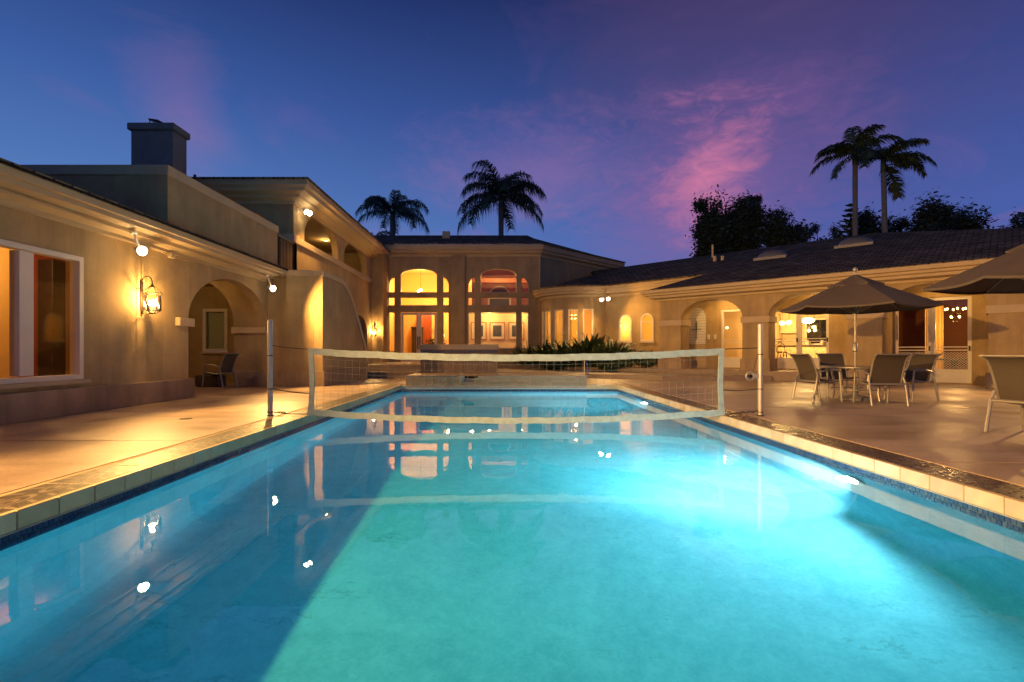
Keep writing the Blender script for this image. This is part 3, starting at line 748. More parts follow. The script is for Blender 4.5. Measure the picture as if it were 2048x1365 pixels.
# ---- tall centre block
def quarter(a, b, z0, zl, zh, left):
    n = 8; pts = [(a, z0), (b, z0)]
    cv = [(math.sin(k / n * math.pi / 2), math.cos(k / n * math.pi / 2)) for k in range(n + 1)]
    if left: pts += [(b - (b - a) * s, zl + (zh - zl) * c) for s, c in cv]
    else: pts += [(a + (b - a) * s, zl + (zh - zl) * c) for s, c in reversed(cv)]
    return pts
def segtop(a, b, z0, zs, rise): return arch(a, b, z0, zs, rise, 12)
holes = []; Gs = []
for (la, lb, ca, cb, ra, rb, zc, zr) in ((-6.04, -5.72, -5.41, -3.47, -3.16, -2.84, .47, 1.0), (-1.83, -1.46, -1.16, .74, 1.0, 1.38, 1.18, 1.18)):
    holes += [quarter(la, lb, 4.15, 4.45, 4.97, True), segtop(ca, cb, 4.15, 5.06, .34), quarter(ra, rb, 4.15, 4.45, 4.97, False)]
    holes += [rect(la, lb, 3.46, 3.885), rect(ca, cb, 3.46, 3.885), rect(ra, rb, 3.46, 3.885)]
    holes += [rect(la, lb, zr, 3.11), rect(ca, cb, zc, 3.11), rect(ra, rb, zr, 3.11)]
    Gs.append((la, lb, ca, cb, ra, rb, zc, zr))
build('wall', MB().walls(CW, rect(-6.6, 1.93, 0, 6.2), holes, 0, .30), STUCCO, H)
build('wall', MB().walls(CR, rect(.002, 8.0, 0, 6.2), [], 0, .25), STUCCO, H)
build('pilaster', MB().box(-2.70, -1.97, 26.87, 26.998, 0, 6.1), STUCCO, H, bevel=.01)
cc = [(.0, 6.02), (.06, 6.02), (.08, 6.14), (.30, 6.20), (.32, 6.30), (.42, 6.34), (.46, 6.58), (.0, 6.60)]
build('cornice', MB().sweep([(-6.6, 27.0), (1.93, 27.0), (7.4, 32.47)], cc), TRIM, H)
roof([[(-8.5, 26.46, 6.64), (2.16, 26.46, 6.64), (1.42, 29.0, 7.62), (-8.5, 29.0, 7.62)]], (1, 0))
roof([[(2.16, 26.46, 6.64), (7.75, 32.05, 6.64), (4.0, 33.5, 7.4), (1.42, 29.0, 7.62)]], (SQ, SQ))
build('downspout', MB().tube([(1.98, 26.72, 6.12), (1.97, 26.80, 5.95), (1.96, 26.93, 5.85), (1.96, 26.93, .4)], .045), TRIM, H, smooth=True)
build('roof_vent', MB().box(-3.3, -2.9, 28.0, 28.3, 7.1, 7.62), TRIM, H)
def framed(pl, cont, ins, d0, d1, mat=WHITE, name='window', pane=GLASS):
    w = build(name, MB().ring(pl, cont, ins, d0, d1), mat, H); g = MB()
    tr = tessellate_polygon([[Vector((p, q, 0)) for p, q in ins]])
    g.add([pl.P(p, (d0 + d1) / 2, q) for p, q in ins], [tuple(t) for t in tr]); build('pane', g, pane, w, normals=False)
    return w
for gi, (la, lb, ca, cb, ra, rb, zc, zr) in enumerate(Gs):
    i = .022
    framed(CW, quarter(la, lb, 4.15, 4.45, 4.97, True), quarter(la + i, lb - i, 4.15 + i, 4.45, 4.97 - 2 * i, True), .12, .18)
    framed(CW, quarter(ra, rb, 4.15, 4.45, 4.97, False), quarter(ra + i, rb - i, 4.15 + i, 4.45, 4.97 - 2 * i, False), .12, .18)
    framed(CW, segtop(ca, cb, 4.15, 5.06, .34), segtop(ca + i, cb - i, 4.15 + i, 5.06, .34 - i), .12, .18)
    for a, b in ((la, lb), (ca, cb), (ra, rb)): win(CW, a, b, 3.46, 3.885, fw=i, d0=.12, dep=.06)
    for a, b in ((la, lb), (ra, rb)): win(CW, a, b, zr, 3.11, fw=i + .01, d0=.12, dep=.06)
    if gi == 1: win(CW, ca, cb, zc, 3.11, fw=.03, d0=.12, dep=.06, sill=.05)
# entrance: a pair of glazed doors
for k, (a, b) in enumerate(((-5.39, -4.445), (-4.435, -3.49))):
    d = win(CW, a, b, .48, 3.09, fw=.13, d0=.12, dep=.06, name='door')
    hx = b - .05 if k == 0 else a + .05
    build('handle', MB().tube([(hx, 27.10, 1.15), (hx, 27.02, 1.18), (hx, 27.02, 1.78), (hx, 27.10, 1.81)], .022), DARKIRON, d, smooth=True)
CWr = Plane((0, 27), (1, 0), (0, 1))
room(CWr, -6.5, -2.5, .31, 5.6, .48, 5.95, INTW)
room(CWr, -2.3, 1.8, .31, 3.0, .48, 3.25, INTC)
room(CWr, -2.3, 1.8, .31, 6.0, 3.42, 5.95, WOOD)
build('interior_partition', MB().box(-5.2, -5.0, 30.6, 32.5, .5, 3.6), INTR, H)
build('interior_partition', MB().box(-4.7, -4.2, 30.2, 30.35, .5, 3.4), INTR, H)
build('interior_side_wall', MB().box(-2.28, -1.75, 29.0, 29.08, 3.42, 5.9), INTW, H)
build('interior_beam', MB().box(-2.2, 1.7, 30.2, 30.6, 5.1, 5.35), WOOD, H)
aw = build('interior_arch_trim', MB().ring(Plane((0, 32.9), (1, 0), (0, 1)), arch(-.95, .55, 3.6, 4.55, .72), arch(-.83, .43, 3.7, 4.55, .60), 0, .08), WHITE, H)
build('interior_arch_pane', MB().box(-.85, .45, 32.93, 32.96, 3.68, 5.0), DARKWOOD, aw)
build('interior_arch_bar', MB().box(-.85, .45, 32.90, 32.925, 4.42, 4.55), WHITE, aw)

# ---- right wing
nts = [(.88, 3.20, 2.26, .72), (4.08, 6.41, 2.26, .72), (7.29, 9.62, 2.26, .72), (10.5, 12.83, 2.26, .72)]
build('wall', MB().walls(RF, arcade(0, 14.5, 0, 3.25, nts), [], 0, .72), STUCCO, H)
build('wall', MB().pbox(RF, 0, .25, .722, 2.05, 0, 3.25), STUCCO, H)
build('wall', MB().pbox(RF, 14.25, 14.5, .722, 2.05, 0, 3.25), STUCCO, H)
build('ceiling', MB().pbox(RF, .02, 14.48, .1, 2.04, 3.08, 3.2), STUCCO, H)
build('recess_side_wall', MB().pbox(RF, 6.95, 7.27, .722, 2.05, -.01, 3.07), STUCCO, H)
build('recess_side_wall', MB().pbox(RF, 9.64, 10.0, .722, 2.05, -.01, 3.07), STUCCO, H)
for s0, s1, zb in ((0, .88, .33), (3.20, 4.08, .33), (6.41, 7.29, .0), (9.62, 10.5, 0), (12.83, 14.5, 0)):
    build('impost_block', MB().pbox(RF, s0 - .05, s1 + .05, -.05, .77, 2.03, 2.255), TRIM, H, bevel=.008)
    build('pier_plinth', MB().pbox(RF, s0 - .06, s1 + .06, -.06, .78, zb - .01, zb + .42), STUCCO2, H, bevel=.01)
fz = [(.0, 3.03), (.08, 3.03), (.10, 3.10), (.34, 3.14), (.36, 3.22), (.46, 3.24), (.48, 3.31), (.57, 3.33), (.60, 3.44), (.0, 3.46)]
build('cornice', MB().sweep([RF.P(0, 1.9, 0)[:2], RF.P(0, 0, 0)[:2], RF.P(14.5, 0, 0)[:2]], fz), TRIM, H)
bholes = [arch(-3.20, -2.50, 1.47, 2.40, .36), arch(-2.05, -1.38, 1.47, 2.40, .36), rect(1.62, 2.66, .36, 2.72), rect(3.50, 5.44, .36, 2.60), rect(7.32, 9.2, .03, 2.72)]
RBo = arcade(-3.96, 14.5, 0, 4.05, [])
build('wall', MB().walls(RB, RBo, bholes, 0, .2), STUCCO, H)
for a, b in ((-3.20, -2.50), (-2.05, -1.38)):
    win(RB, a, b, 1.47, 2.40, rise=.36, fw=.07, d0=-.02, dep=.12, bh=(2.36,), sill=.06)
# bay with five tall windows
bc, br_ = (4.0, 26.6), 2.0
def bayp(th): return Plane((bc[0] + br_ * math.cos(th), bc[1] + br_ * math.sin(th)), (-math.sin(th), math.cos(th)), (-math.cos(th), -math.sin(th)))
ths = []
def th_for(px):     # angle on the bay wall seen at photograph column px (designing the layout of its windows)
    k = (px - 1005) / 1020; best = None
    for i in range(1000):
        th = R(181 + 119 * i / 1000); x, y = bc[0] + br_ * math.cos(th), bc[1] + br_ * math.sin(th)
        e = abs(x / y - k)
        if best is None or e < best[0]: best = (e, th)
    return best[1]
wins = [(1083, 1087), (1089, 1102), (1108, 1127), (1136, 1157), (1166, 1187)]
edges = [(th_for(a), th_for(b)) for a, b in wins]
bw = MB(); prev = R(180)
def bayseg(t0, t1, z0, z1, n):
    vs = []; fs = []
    for i in range(n + 1):
        t = t0 + (t1 - t0) * i / n
        for r_, z in ((br_, z0), (br_, z1), (br_ - .2, z1), (br_ - .2, z0)): vs.append((bc[0] + r_ * math.cos(t), bc[1] + r_ * math.sin(t), z))
    for i in range(n):
        for a in range(4): fs.append((4 * i + a, 4 * i + (a + 1) % 4, 4 * i + 4 + (a + 1) % 4, 4 * i + 4 + a))
    fs += [(0, 1, 2, 3), tuple(4 * n + a for a in (3, 2, 1, 0))]
    bw.add(vs, fs)
tend = R(300.7)
for t0, t1 in edges:
    if t0 > prev: bayseg(prev, t0, 0, 4.05, 4)
    bayseg(t0, t1, 0, .85, 3); bayseg(t0, t1, 3.08, 4.05, 3); prev = t1
bayseg(prev, tend, 0, 4.05, 8)
build('bay_wall', bw, STUCCO, H, smooth=True)
for t0, t1 in edges:
    tm = (t0 + t1) / 2; pl = bayp(tm); hw = br_ * (t1 - t0) / 2
    win(pl, -hw, hw, .85, 3.08, fw=min(.06, hw * .3), d0=.03, dep=.09)
build('wall', MB().box(1.95, 2.15, 26.6, 27.3, 0, 4.05), STUCCO, H)
ez = [(.0, 3.64), (.05, 3.64), (.07, 3.74), (.24, 3.80), (.26, 3.90), (.34, 3.92), (.36, 4.02), (.42, 4.04), (.44, 4.14), (.0, 4.16)]
arcp = [(bc[0] + br_ * math.cos(R(180 + 120.7 * i / 24)), bc[1] + br_ * math.sin(R(180 + 120.7 * i / 24))) for i in range(25)]
build('cornice', MB().sweep([(2.0, 27.2)] + arcp + [RB.P(1.1, 0, 0)[:2]], ez), TRIM, H, smooth=True)
def zr(x, y): return 3.47 + .2428 * (x + y - 26.2)
E0, E1 = (5.82, 20.38), (17.2, 9.0)
J, J2 = (4.75, 24.43), (8.39, 20.79)
P_, RL = (15.2, 20.8), (5.3, 30.7)
z3 = lambda p: (p[0], p[1], zr(*p))
roof([[z3(E0), z3(E1), z3(P_), z3(J2)], [z3(J2), z3(P_), z3(RL), z3(J)]], (SQ, -SQ))
roof([[z3(P_), z3(E1), (24, 20.8, zr(*P_) - .05)], [z3(P_), (24, 20.8, zr(*P_) - .05), (24, 30, 3.5), z3(RL)]], (1, 0))
roof([[z3(E0), z3(J2), (7.35, 21.8, 3.50)]], (SQ, SQ))
apex = (5.3, 28.7, zr(5.3, 28.7)); fan = []
rp = [(bc[0] + (br_ + .46) * math.cos(R(165 + 122 * i / 14)), bc[1] + (br_ + .46) * math.sin(R(165 + 122 * i / 14)), 4.17) for i in range(15)]
for i in range(14): fan.append([rp[i], rp[i + 1], apex])
fan.append([rp[14], z3(J), z3(RL), apex])
roof(fan, (1, 0))
for s_, dd in ((3.1, 4.2), (5.85, 4.75)):      # domed skylights
    px_, py_, _ = RF.P(s_, dd - .6, 0); zz = zr(px_, py_)
    sk = build('skylight', MB().pbox(RF, s_ - .62, s_ + .62, dd - 1.0, dd - .2, zz - .3, zz - .02), flat('skylight_curb', (.26, .22, .17), .6), H, bevel=.02)
    dm = MB().sphere((0, 0, 0), 1, 14, 6, (.60, .42, .30)); 
    d_ = build('dome', dm, flat('skylight_dome', (.10, .10, .10), .15), sk, smooth='all'); d_.location = (px_, py_, zz - .02); d_.rotation_euler = (0, 0, R(-45))
for s_, dd, r_, hh in ((-.2, 5.6, .05, .6), (.4, 4.4, .08, .22), (.75, 4.4, .07, .18)):
    px_, py_, _ = RF.P(s_, dd, 0); zz = zr(px_, py_)
    build('roof_vent', MB().tube([(px_, py_, zz - .1), (px_, py_, zz + hh)], r_, 10), TRIM, H)

# arcade: tiled shower niche, doors
build('shower_panel', MB().walls(RB, arch(.18, 1.0, 1.32, 2.35, .55), [], -.05, -.002), SHOWERTILE, H)
build('shower_base', MB().pbox(RB, .18, 1.0, -.10, -.002, .33, 1.30), TRIM, H, bevel=.01)
sh_ = thing('outdoor_shower', 'dark cross-shaped shower fitting on the white tiled niche', 'shower', RB.P(.63, -.05, 1.95))
du = Vector((SQ, -SQ, 0)); dn = Vector((-SQ, -SQ, 0))
build('fitting', MB().tube([dn * .03 + Vector((0, 0, -.42)), dn * .03 + Vector((0, 0, .35))], .014).tube([du * -.20 + dn * .03, du * .20 + dn * .03], .014), DARKIRON, sh_)
for k, s_ in enumerate((1.13, 1.40)):
    bx = build('wall_dispenser', MB().pbox(RB, s_ - .05, s_ + .05, -.09, -.001, 1.50, 1.72), WHITE, None, bevel=.02)
    bx['label'] = ('small white dispenser on the arcade wall next to the tiled niche', 'small white dispenser on the arcade wall next to the screen door')[k]; bx['category'] = 'dispenser'
def glazed_door(a, b, z0, z1, lattice):
    d = win(RB, a, b, z0, z1, fw=.09, d0=.04, dep=.07, name='door', bh=())
    mb = MB(); zk = z0 + .42
    mb.pbox(RB, a + .09, b - .09, .05, .10, z0 + .09, zk)
    build('kick_panel', mb, WHITE, d)
    rails = MB()
    for zz in (z0 + 1.02, z0 + 1.12): rails.pbox(RB, a + .08, b - .08, .01, .035, zz - .016, zz + .016)
    build('guard_rail', rails, WHITE, d)
    if lattice:
        lt = MB(); step = .075; wA, wB, hA, hB = a + .09, b - .09, zk, z0 + .96
        k = -int((hB - hA) / step) - 1
        while wA + k * step < wB:
            for sg in (1, -1):
                x0_, x1_ = wA + k * step, wA + k * step + (hB - hA)
                t0_, t1_ = max(0, (wA - x0_) / (hB - hA)), min(1, (wB - x0_) / (hB - hA))
                if t1_ > t0_:
                    zz0, zz1 = (hA + t0_ * (hB - hA), hA + t1_ * (hB - hA)) if sg > 0 else (hB - t0_ * (hB - hA), hB - t1_ * (hB - hA))
                    lt.tube([RB.P(x0_ + t0_ * (hB - hA), .02, zz0), RB.P(x0_ + t1_ * (hB - hA), .02, zz1)], .007, 4)
            k += 1
        build('lattice_guard', lt, WHITE, d, normals=False, kind='stuff')
    build('handle', MB().pbox(RB, b - .07, b - .03, -.02, .04, z0 + 1.0, z0 + 1.15), DARKIRON, d)
    return d
glazed_door(1.62, 2.66, .36, 2.72, False)
glazed_door(3.50, 4.47, .36, 2.60, False); glazed_door(4.47, 5.44, .36, 2.60, False)
glazed_door(7.32, 8.26, .03, 2.72, True); glazed_door(8.26, 9.2, .03, 2.72, True)
room(RB, -3.3, -.3, .21, 2.5, .34, 3.4, INTW)
room(RB, .2, 2.72, .21, 3.0, .34, 2.9, INTC)
room(RB, 2.88, 6.4, .21, 3.6, .34, 2.9, INTC)
room(RB, 6.7, 9.9, .21, 3.4, .01, 2.9, flat('brown_interior_paint', (.16, .055, .02), .8))
# bay room shell
bm2 = MB().box(2.2, 5.2, 29.0, 29.1, .3, 3.5).box(5.2, 5.3, 24.95, 29.0, .3, 3.5).box(2.1, 2.2, 26.75, 29.0, .3, 3.5)
poly = [(bc[0] + 1.78 * math.cos(R(180 + 120 * i / 16)), bc[1] + 1.78 * math.sin(R(180 + 120 * i / 16))) for i in range(17)] + [(5.15, 29), (2.22, 29)]
build('interior_walls', bm2, INTW, H)
build('interior_ceiling', MB().prism(poly, 3.45, 3.5), INTC, H)
build('interior_floor', MB().prism(poly, .3, .34), FLOORW, H)
# ------------------------------------------------------------------ floodlights and lanterns
WARM = (1, .55, .16)
def floodlight(loc, wall, heads, label, blend=.45, size=.05):
    t = thing('floodlight', label, 'floodlight', loc)
    wv = Vector(wall)                       # from the lamp back to the surface that carries it
    b = MB().tube([wv, wv * .55, (0, 0, .03)], .018, 8)
    build('bracket', b, WHITE, t, smooth=True)
    mp_ = build('mounting_plate', MB().lathe([(.06, -.012), (.065, 0), (.05, .02)], seg=14), WHITE, t, smooth=True)
    mp_.location = wv; mp_.rotation_euler = (-wv).to_track_quat('Z', 'Y').to_euler()
    for off, tgt, pw, ang in heads:
        d = (Vector(tgt) - Vector(loc) - Vector(off)).normalized()
        hd = build('lamp_head', MB().lathe([(.03, .10), (.04, .08), (.05, .02), (.066, -.05), (.07, -.06)], seg=16), WHITE, t, smooth=True)
        hd.location = off; hd.rotation_euler = d.to_track_quat('-Z', 'Y').to_euler()
        build('bulb', MB().sphere((0, 0, -.065), .082, 16, 10, (1, 1, .75)), GLOWW, hd, smooth='all')
        o = lamp('flood_beam', 'SPOT', Vector(off) + d * .14, pw, WARM, t, size, None, ang, blend, True)
        o.rotation_euler = d.to_track_quat('-Z', 'Y').to_euler()
    return t
FW = 1180
floodlight((-6.42, 9.02, 2.80), (-.1, 0, .30), [((0, 0, 0), (1.0, 7.0, .3), FW, R(116))], 'glaring floodlight under the eave, above the wall lantern by the big window')
floodlight((-6.38, 14.06, 2.76), (-.1, 0, .34), [((0, 0, 0), (.8, 12.5, .3), FW * 1.1, R(132))], 'glaring floodlight under the eave beside the stair tower')
floodlight((-6.42, 3.6, 2.80), (-.1, 0, .30), [((0, 0, 0), (1.0, 2.6, .3), FW, R(116))], 'floodlight under the eave of the left wing, nearest the viewer')
floodlight((-6.36, 16.42, 5.55), (-.22, 0, .0), [((.0, .0, 0), (-3.5, 17.5, 2.5), 420, R(150)), ((.05, .14, -.02), (-2.0, 21, 2.5), 320, R(140))], 'twin floodlight high on the upper corner pier under the roof')
floodlight((4.78, 23.92, 3.48), (.05, .42, .05), [((-.12, 0, 0), (3.3, 22.9, 1.4), 420, R(174)), ((.14, -.02, .02), (6.6, 20.5, 1.2), 360, R(172))], 'twin floodlight on the wall between bay window and arched windows', .9)

floodlight((-6.42, -1.6, 2.80), (-.1, 0, .30), [((0, -.12, 0), (3.0, 1.5, .4), FW * 1.2, R(124)), ((0, .12, .02), (11.5, 15.0, 1.4), 8500, R(66))], 'added unseen twin floodlight under the left wing eave, behind the viewer', .7)  # unseen fixture, added to brighten the right deck, umbrellas and right wing
floodlight(RF.P(11.6, -.42, 2.92), (.06, .06, .30), [((0, 0, 0), (7.2, 7.6, 0), 900, R(130))], 'added unseen floodlight under the right wing eave, beyond the right picture edge')  # out of view, added to lift the light on the right deck

def lantern(loc, out, label, power, big=1.0):
    t = thing('wall_lantern', label, 'lantern', loc)
    t.rotation_euler = (0, 0, math.atan2(out[1], out[0])); t.scale = (big,) * 3
    build('backplate', MB().box(.0, .022, -.035, .035, -.36, .14).box(.0, .03, -.02, .02, -.42, -.36), BRONZE, t, bevel=.006)
    arm = [(.02, 0, .08)] + [(.10 + .085 * math.cos(a), 0, .14 + .085 * math.sin(a)) for a in [R(200 - 25 * k) for k in range(9)]] + [(.19, 0, .09)]
    build('scroll_arm', MB().tube(arm, .009, 7), BRONZE, t, smooth=True)
    cx = .19; ht, hb = -.06, -.36
    build('roof_cap', MB().lathe([(.012, .09), (.03, .06), (.05, .05), (.055, .035)], (cx, 0, 0), 6), BRONZE, t)
    cage = MB(); r0, r1, r2 = .05, .135, .125
    for k in range(6):
        a = R(60 * k + 30); c, s = math.cos(a), math.sin(a)
        cage.tube([(cx + r0 * c, r0 * s, .04), (cx + r1 * c, r1 * s, ht)], .006, 5)
        cage.tube([(cx + r1 * c, r1 * s, ht), (cx + r2 * c, r2 * s, hb)], .006, 5)
        cage.tube([(cx + r2 * c, r2 * s, hb), (cx + .05 * c, .05 * s, hb - .05)], .005, 5)
    for r_, z in ((r1, ht), (r2, hb), (.05, hb - .05)):
        cage.tube([(cx + r_ * math.cos(R(60 * k + 30)), r_ * math.sin(R(60 * k + 30)), z) for k in range(6)], .007, 5, True)
    build('cage', cage, BRONZE, t)
    gl = MB(); vs = []
    for k in range(6):
        a = R(60 * k + 30); c, s = math.cos(a), math.sin(a)
        vs += [(cx + (r1 - .004) * c, (r1 - .004) * s, ht), (cx + (r2 - .004) * c, (r2 - .004) * s, hb)]
    gl.add(vs, [(2 * k, 2 * k + 1, (2 * k + 3) % 12, (2 * k + 2) % 12) for k in range(6)])
    build('glass', gl, GLASSL, t, normals=False)
    for k in range(3):
        a = R(120 * k + 20); x, y = cx + .045 * math.cos(a), .045 * math.sin(a)
        cd = build('candle', MB().tube([(x, y, hb - .02), (x, y, hb + .08)], .014, 8), WHITE, t)
        build('bulb', MB().sphere((x, y, hb + .125), .030, 8, 6, (1, 1, 1.7)), GLOW, cd, smooth='all')
    lamp('lantern_light', 'POINT', (cx, 0, hb + .20), power, (1, .60, .20), t, .03)
    return t
lantern((-6.9, 9.74, 2.19), (1, 0), 'hexagonal bronze lantern glowing on the long left wall, next to the big window', 110, 1.12)
lantern((-6.44, 25.755, 2.25), (0, -1), 'bronze lantern glowing on the narrow pier left of the entrance doors', 95, 1.25)

# conduit and sensor boxes under the left eave
cd = thing('conduit', 'thin cream conduit with junction box under the left eave', 'conduit', (-6.83, 9.2, 3.0))
build('junction_box', MB().box(-.04, .04, 1.25, 1.40, -.07, .03), TRIM, cd, bevel=.01)
build('pipe', MB().tube([(0, -3.2, .01), (0, -.2, .01), (0, 1.0, .0), (.0, 1.15, -.02), (.0, 1.26, -.03)], .011, 6).tube([(0, 1.38, -.02), (0, 1.7, -.04), (0, 2.1, .0), (0, 4.4, .02)], .009, 6), TRIM, cd, smooth=True)
dr = thing('deck_drain', 'small dark round drain cover in the left deck', 'drain', (-4.72, 7.6, .001))
build('drain_ring', MB().lathe([(.085, 0), (.085, .004), (.07, .005)], seg=18), DARKIRON, dr)

# ------------------------------------------------------------------ things indoors
def tagged(o, label, cat, group=None):
    o['label'] = label; o['category'] = cat
    if group: o['group'] = group
    return o
for k, (a, b, lab) in enumerate(((-1.85, -.94, 'framed dark picture, left one of three on the gallery wall'), (-.76, .15, 'framed dark picture, middle one of three on the gallery wall'), (.35, 1.27, 'framed dark picture, right one of three on the gallery wall'))):
    t = thing('framed_picture', lab, 'picture', ((a + b) / 2, 29.97, 2.22), 0, 'pictures on the gallery wall')
    w = (b - a) / 2; PLp = Plane((0, 0), (1, 0), (0, 1))
    build('frame', MB().ring(PLp, rect(-w, w, -.52, .52), rect(-w + .05, w - .05, -.47, .47), -.05, .02), WOOD, t)
    build('mat_board', MB().ring(PLp, rect(-w + .05, w - .05, -.47, .47), rect(-w + .2, w - .2, -.33, .33), -.02, .015), WHITE, t)
    build('canvas', MB().box(-w + .2, w - .2, -.015, .012, -.33, .33), PICTURE, t)
def downlight(loc, power, label, size=.08):
    t = thing('ceiling_downlight', label, 'light', loc)
    build('trim_ring', MB().lathe([(.09, -.02), (.09, 0), (.06, 0), (.055, -.01)], seg=14), WHITE, t)
    build('bulb', MB().lathe([(.055, -.018), (.055, -.012)], seg=14), GLOW, t)
    lamp('downlight_beam', 'POINT', (0, 0, -.14), power, (1, .62, .22), t, size)
downlight((-.75, 29.3, 3.24), 55, 'downlight above the middle framed picture')
downlight((1.05, 29.3, 3.24), 50, 'downlight above the right framed picture')
downlight((-1.7, 28.4, 3.24), 40, 'downlight above the left framed picture')
def pendant(loc, drop, r_, label, power, mat=None, squash=.75, group=None):
    t = thing('pendant_lamp', label, 'lamp', loc, 0, group)
    build('rod', MB().tube([(0, 0, 0), (0, 0, -drop)], .008, 6), BRONZE, t)
    build('shade', MB().sphere((0, 0, -drop - r_ * squash), r_, 14, 8, (1, 1, squash)), mat or GLOWS, t, smooth='all')
    lamp('pendant_light', 'POINT', (0, 0, -drop - r_ * squash * 2 - .12), power, (1, .62, .22), t, .06)
pendant((-4.75, 29.6, 5.9), 1.25, .09, 'globe lamp hanging high in the entrance hall', 500, GLOW)
pendant((-3.3, 31.0, 3.9), .2, .10, 'small lamp hanging low in the entrance hall', 170)
pendant((-.2, 27.75, 5.9), .05, .08, 'small lamp under the red wood ceiling', 330)
pendant((-1.9, 28.2, 5.9), .35, .10, 'small lamp in the upper room beside the narrow window', 60)
# entrance hall: pale bare tree in a pot, dark cabinet
tr = thing('indoor_tree', 'pale bare branching tree in a pot behind the right entrance door', 'tree', (-3.78, 28.5, .48))
build('pot', MB().lathe([(.0, 0), (.18, 0), (.25, .45), (.27, .5), (.22, .5), (.2, .42)], seg=16), DARKWOOD, tr, smooth=True)
br = MB(); rnd = random.Random(3)
def branch(p, d, ln, r_, dep):
    q = p + d * ln; br.tube([p, (p + q) / 2 + Vector((rnd.uniform(-.03, .03), rnd.uniform(-.03, .03), 0)), q], [r_, r_ * .85, r_ * .7], 5)
    if dep:
        for _ in range(3):
            nd = (d + Vector((rnd.uniform(-.75, .75), rnd.uniform(-.75, .75), rnd.uniform(-.1, .5)))).normalized(); branch(q, nd, ln * rnd.uniform(.6, .8), r_ * .62, dep - 1)
branch(Vector((0, 0, .45)), Vector((0, 0, 1)), .55, .035, 4)
build('branches', br, flat('pale_branch', (.62, .50, .34), .8), tr, normals=False)
fo = MB()
for _ in range(700):
    p = Vector((rnd.gauss(0, .30), rnd.gauss(0, .30), rnd.uniform(.55, 1.25))); a = rnd.uniform(0, 6.28); s_ = rnd.uniform(.02, .05)
    fo.add([p + Vector((math.cos(a) * s_, math.sin(a) * s_, -s_)), p + Vector((-math.cos(a) * s_, -math.sin(a) * s_, -s_)), p + Vector((0, 0, s_))], [(0, 1, 2)])
build('undergrowth', fo, LEAF_S, tr, normals=False)
cbn = thing('hall_cabinet', 'tall dark cabinet seen through the left entrance door', 'cabinet', (-5.05, 30.3, .48))
build('body', MB().box(-.32, .32, -.2, .2, 0, 1.9), DARKWOOD, cbn, bevel=.02)
build('cornice_top', MB().box(-.36, .36, -.24, .24, 1.902, 2.0), DARKWOOD, cbn, bevel=.02)
# bay room chandelier
chd = thing('star_chandelier', 'starburst chandelier glowing in the bay window room', 'chandelier', (3.85, 26.6, 3.45))
build('rod', MB().tube([(0, 0, 0), (0, 0, -.5)], .01, 6), BRONZE, chd)
for k in range(14):
    a = R(360 / 7 * k); e = (.3, -.35)[k % 2]; d = Vector((math.cos(a) * math.cos(e), math.sin(a) * math.cos(e), math.sin(e)))
    am = build('arm', MB().tube([(0, 0, -.62), Vector((0, 0, -.62)) + d * .27], .005, 5), BRONZE, chd)
    build('bulb', MB().sphere(Vector((0, 0, -.62)) + d * .28, .022, 8, 6), GLOWC, am)
lamp('chandelier_light', 'POINT', (0, 0, -1.0), 140, (1, .62, .20), chd, .08)
lamp('chandelier_light', 'POINT', (0, 0, -.30), 50, (1, .62, .20), chd, .08)
# room behind the arched windows: wall lamp, picture
wl = thing('interior_sconce', 'small glowing lamp inside the left arched window', 'lamp', RB.P(-2.95, .75, 2.05))
build('stem', MB().tube([(0, 0, -.45), (0, 0, -.05)], .012, 6), BRONZE, wl)
build('globe', MB().sphere((0, 0, .03), .075, 12, 8), GLOW, wl)
lamp('sconce_light', 'POINT', (0, 0, .25), 45, (1, .6, .2), wl, .05)
pendant(RB.P(-1.6, 1.2, 3.38), .2, .1, 'lamp hanging in the room of the arched windows', 100)
t = thing('wall_picture', 'dark rectangular frame seen in the right arched window', 'picture', RB.P(-1.15, 2.44, 1.95))
build('frame', MB().ring(Plane((0, 0), (SQ, -SQ), (SQ, SQ)), rect(-.35, .35, -.4, .4), rect(-.29, .29, -.34, .34), -.05, .03), DARKWOOD, t)
# room behind the screen door: mirror and lamp
mr_ = thing('oval_mirror', 'oval mirror in dark frame seen through the screen door', 'mirror', RB.P(2.42, 2.85, 1.95))
vs = [RB.P(0, 0, 0)]
ov = [(.16 * math.cos(R(18 * k)), .40 * math.sin(R(18 * k))) for k in range(20)]; ov2 = [(a * .8, b * .9) for a, b in ov]
PM = Plane((0, 0), (SQ, -SQ), (SQ, SQ))
build('frame', MB().ring(PM, ov, ov2, -.04, .03), DARKWOOD, mr_)
g = MB(); g.add([PM.P(a, 0, b) for a, b in ov2], [tuple(range(20))]); build('glass', g, flat('mirror', (.8, .8, .8), .03, metal=1), mr_, normals=False)
pendant(RB.P(2.1, 1.7, 2.88), .45, .09, 'globe lamp seen through the screen door', 60, GLOW)
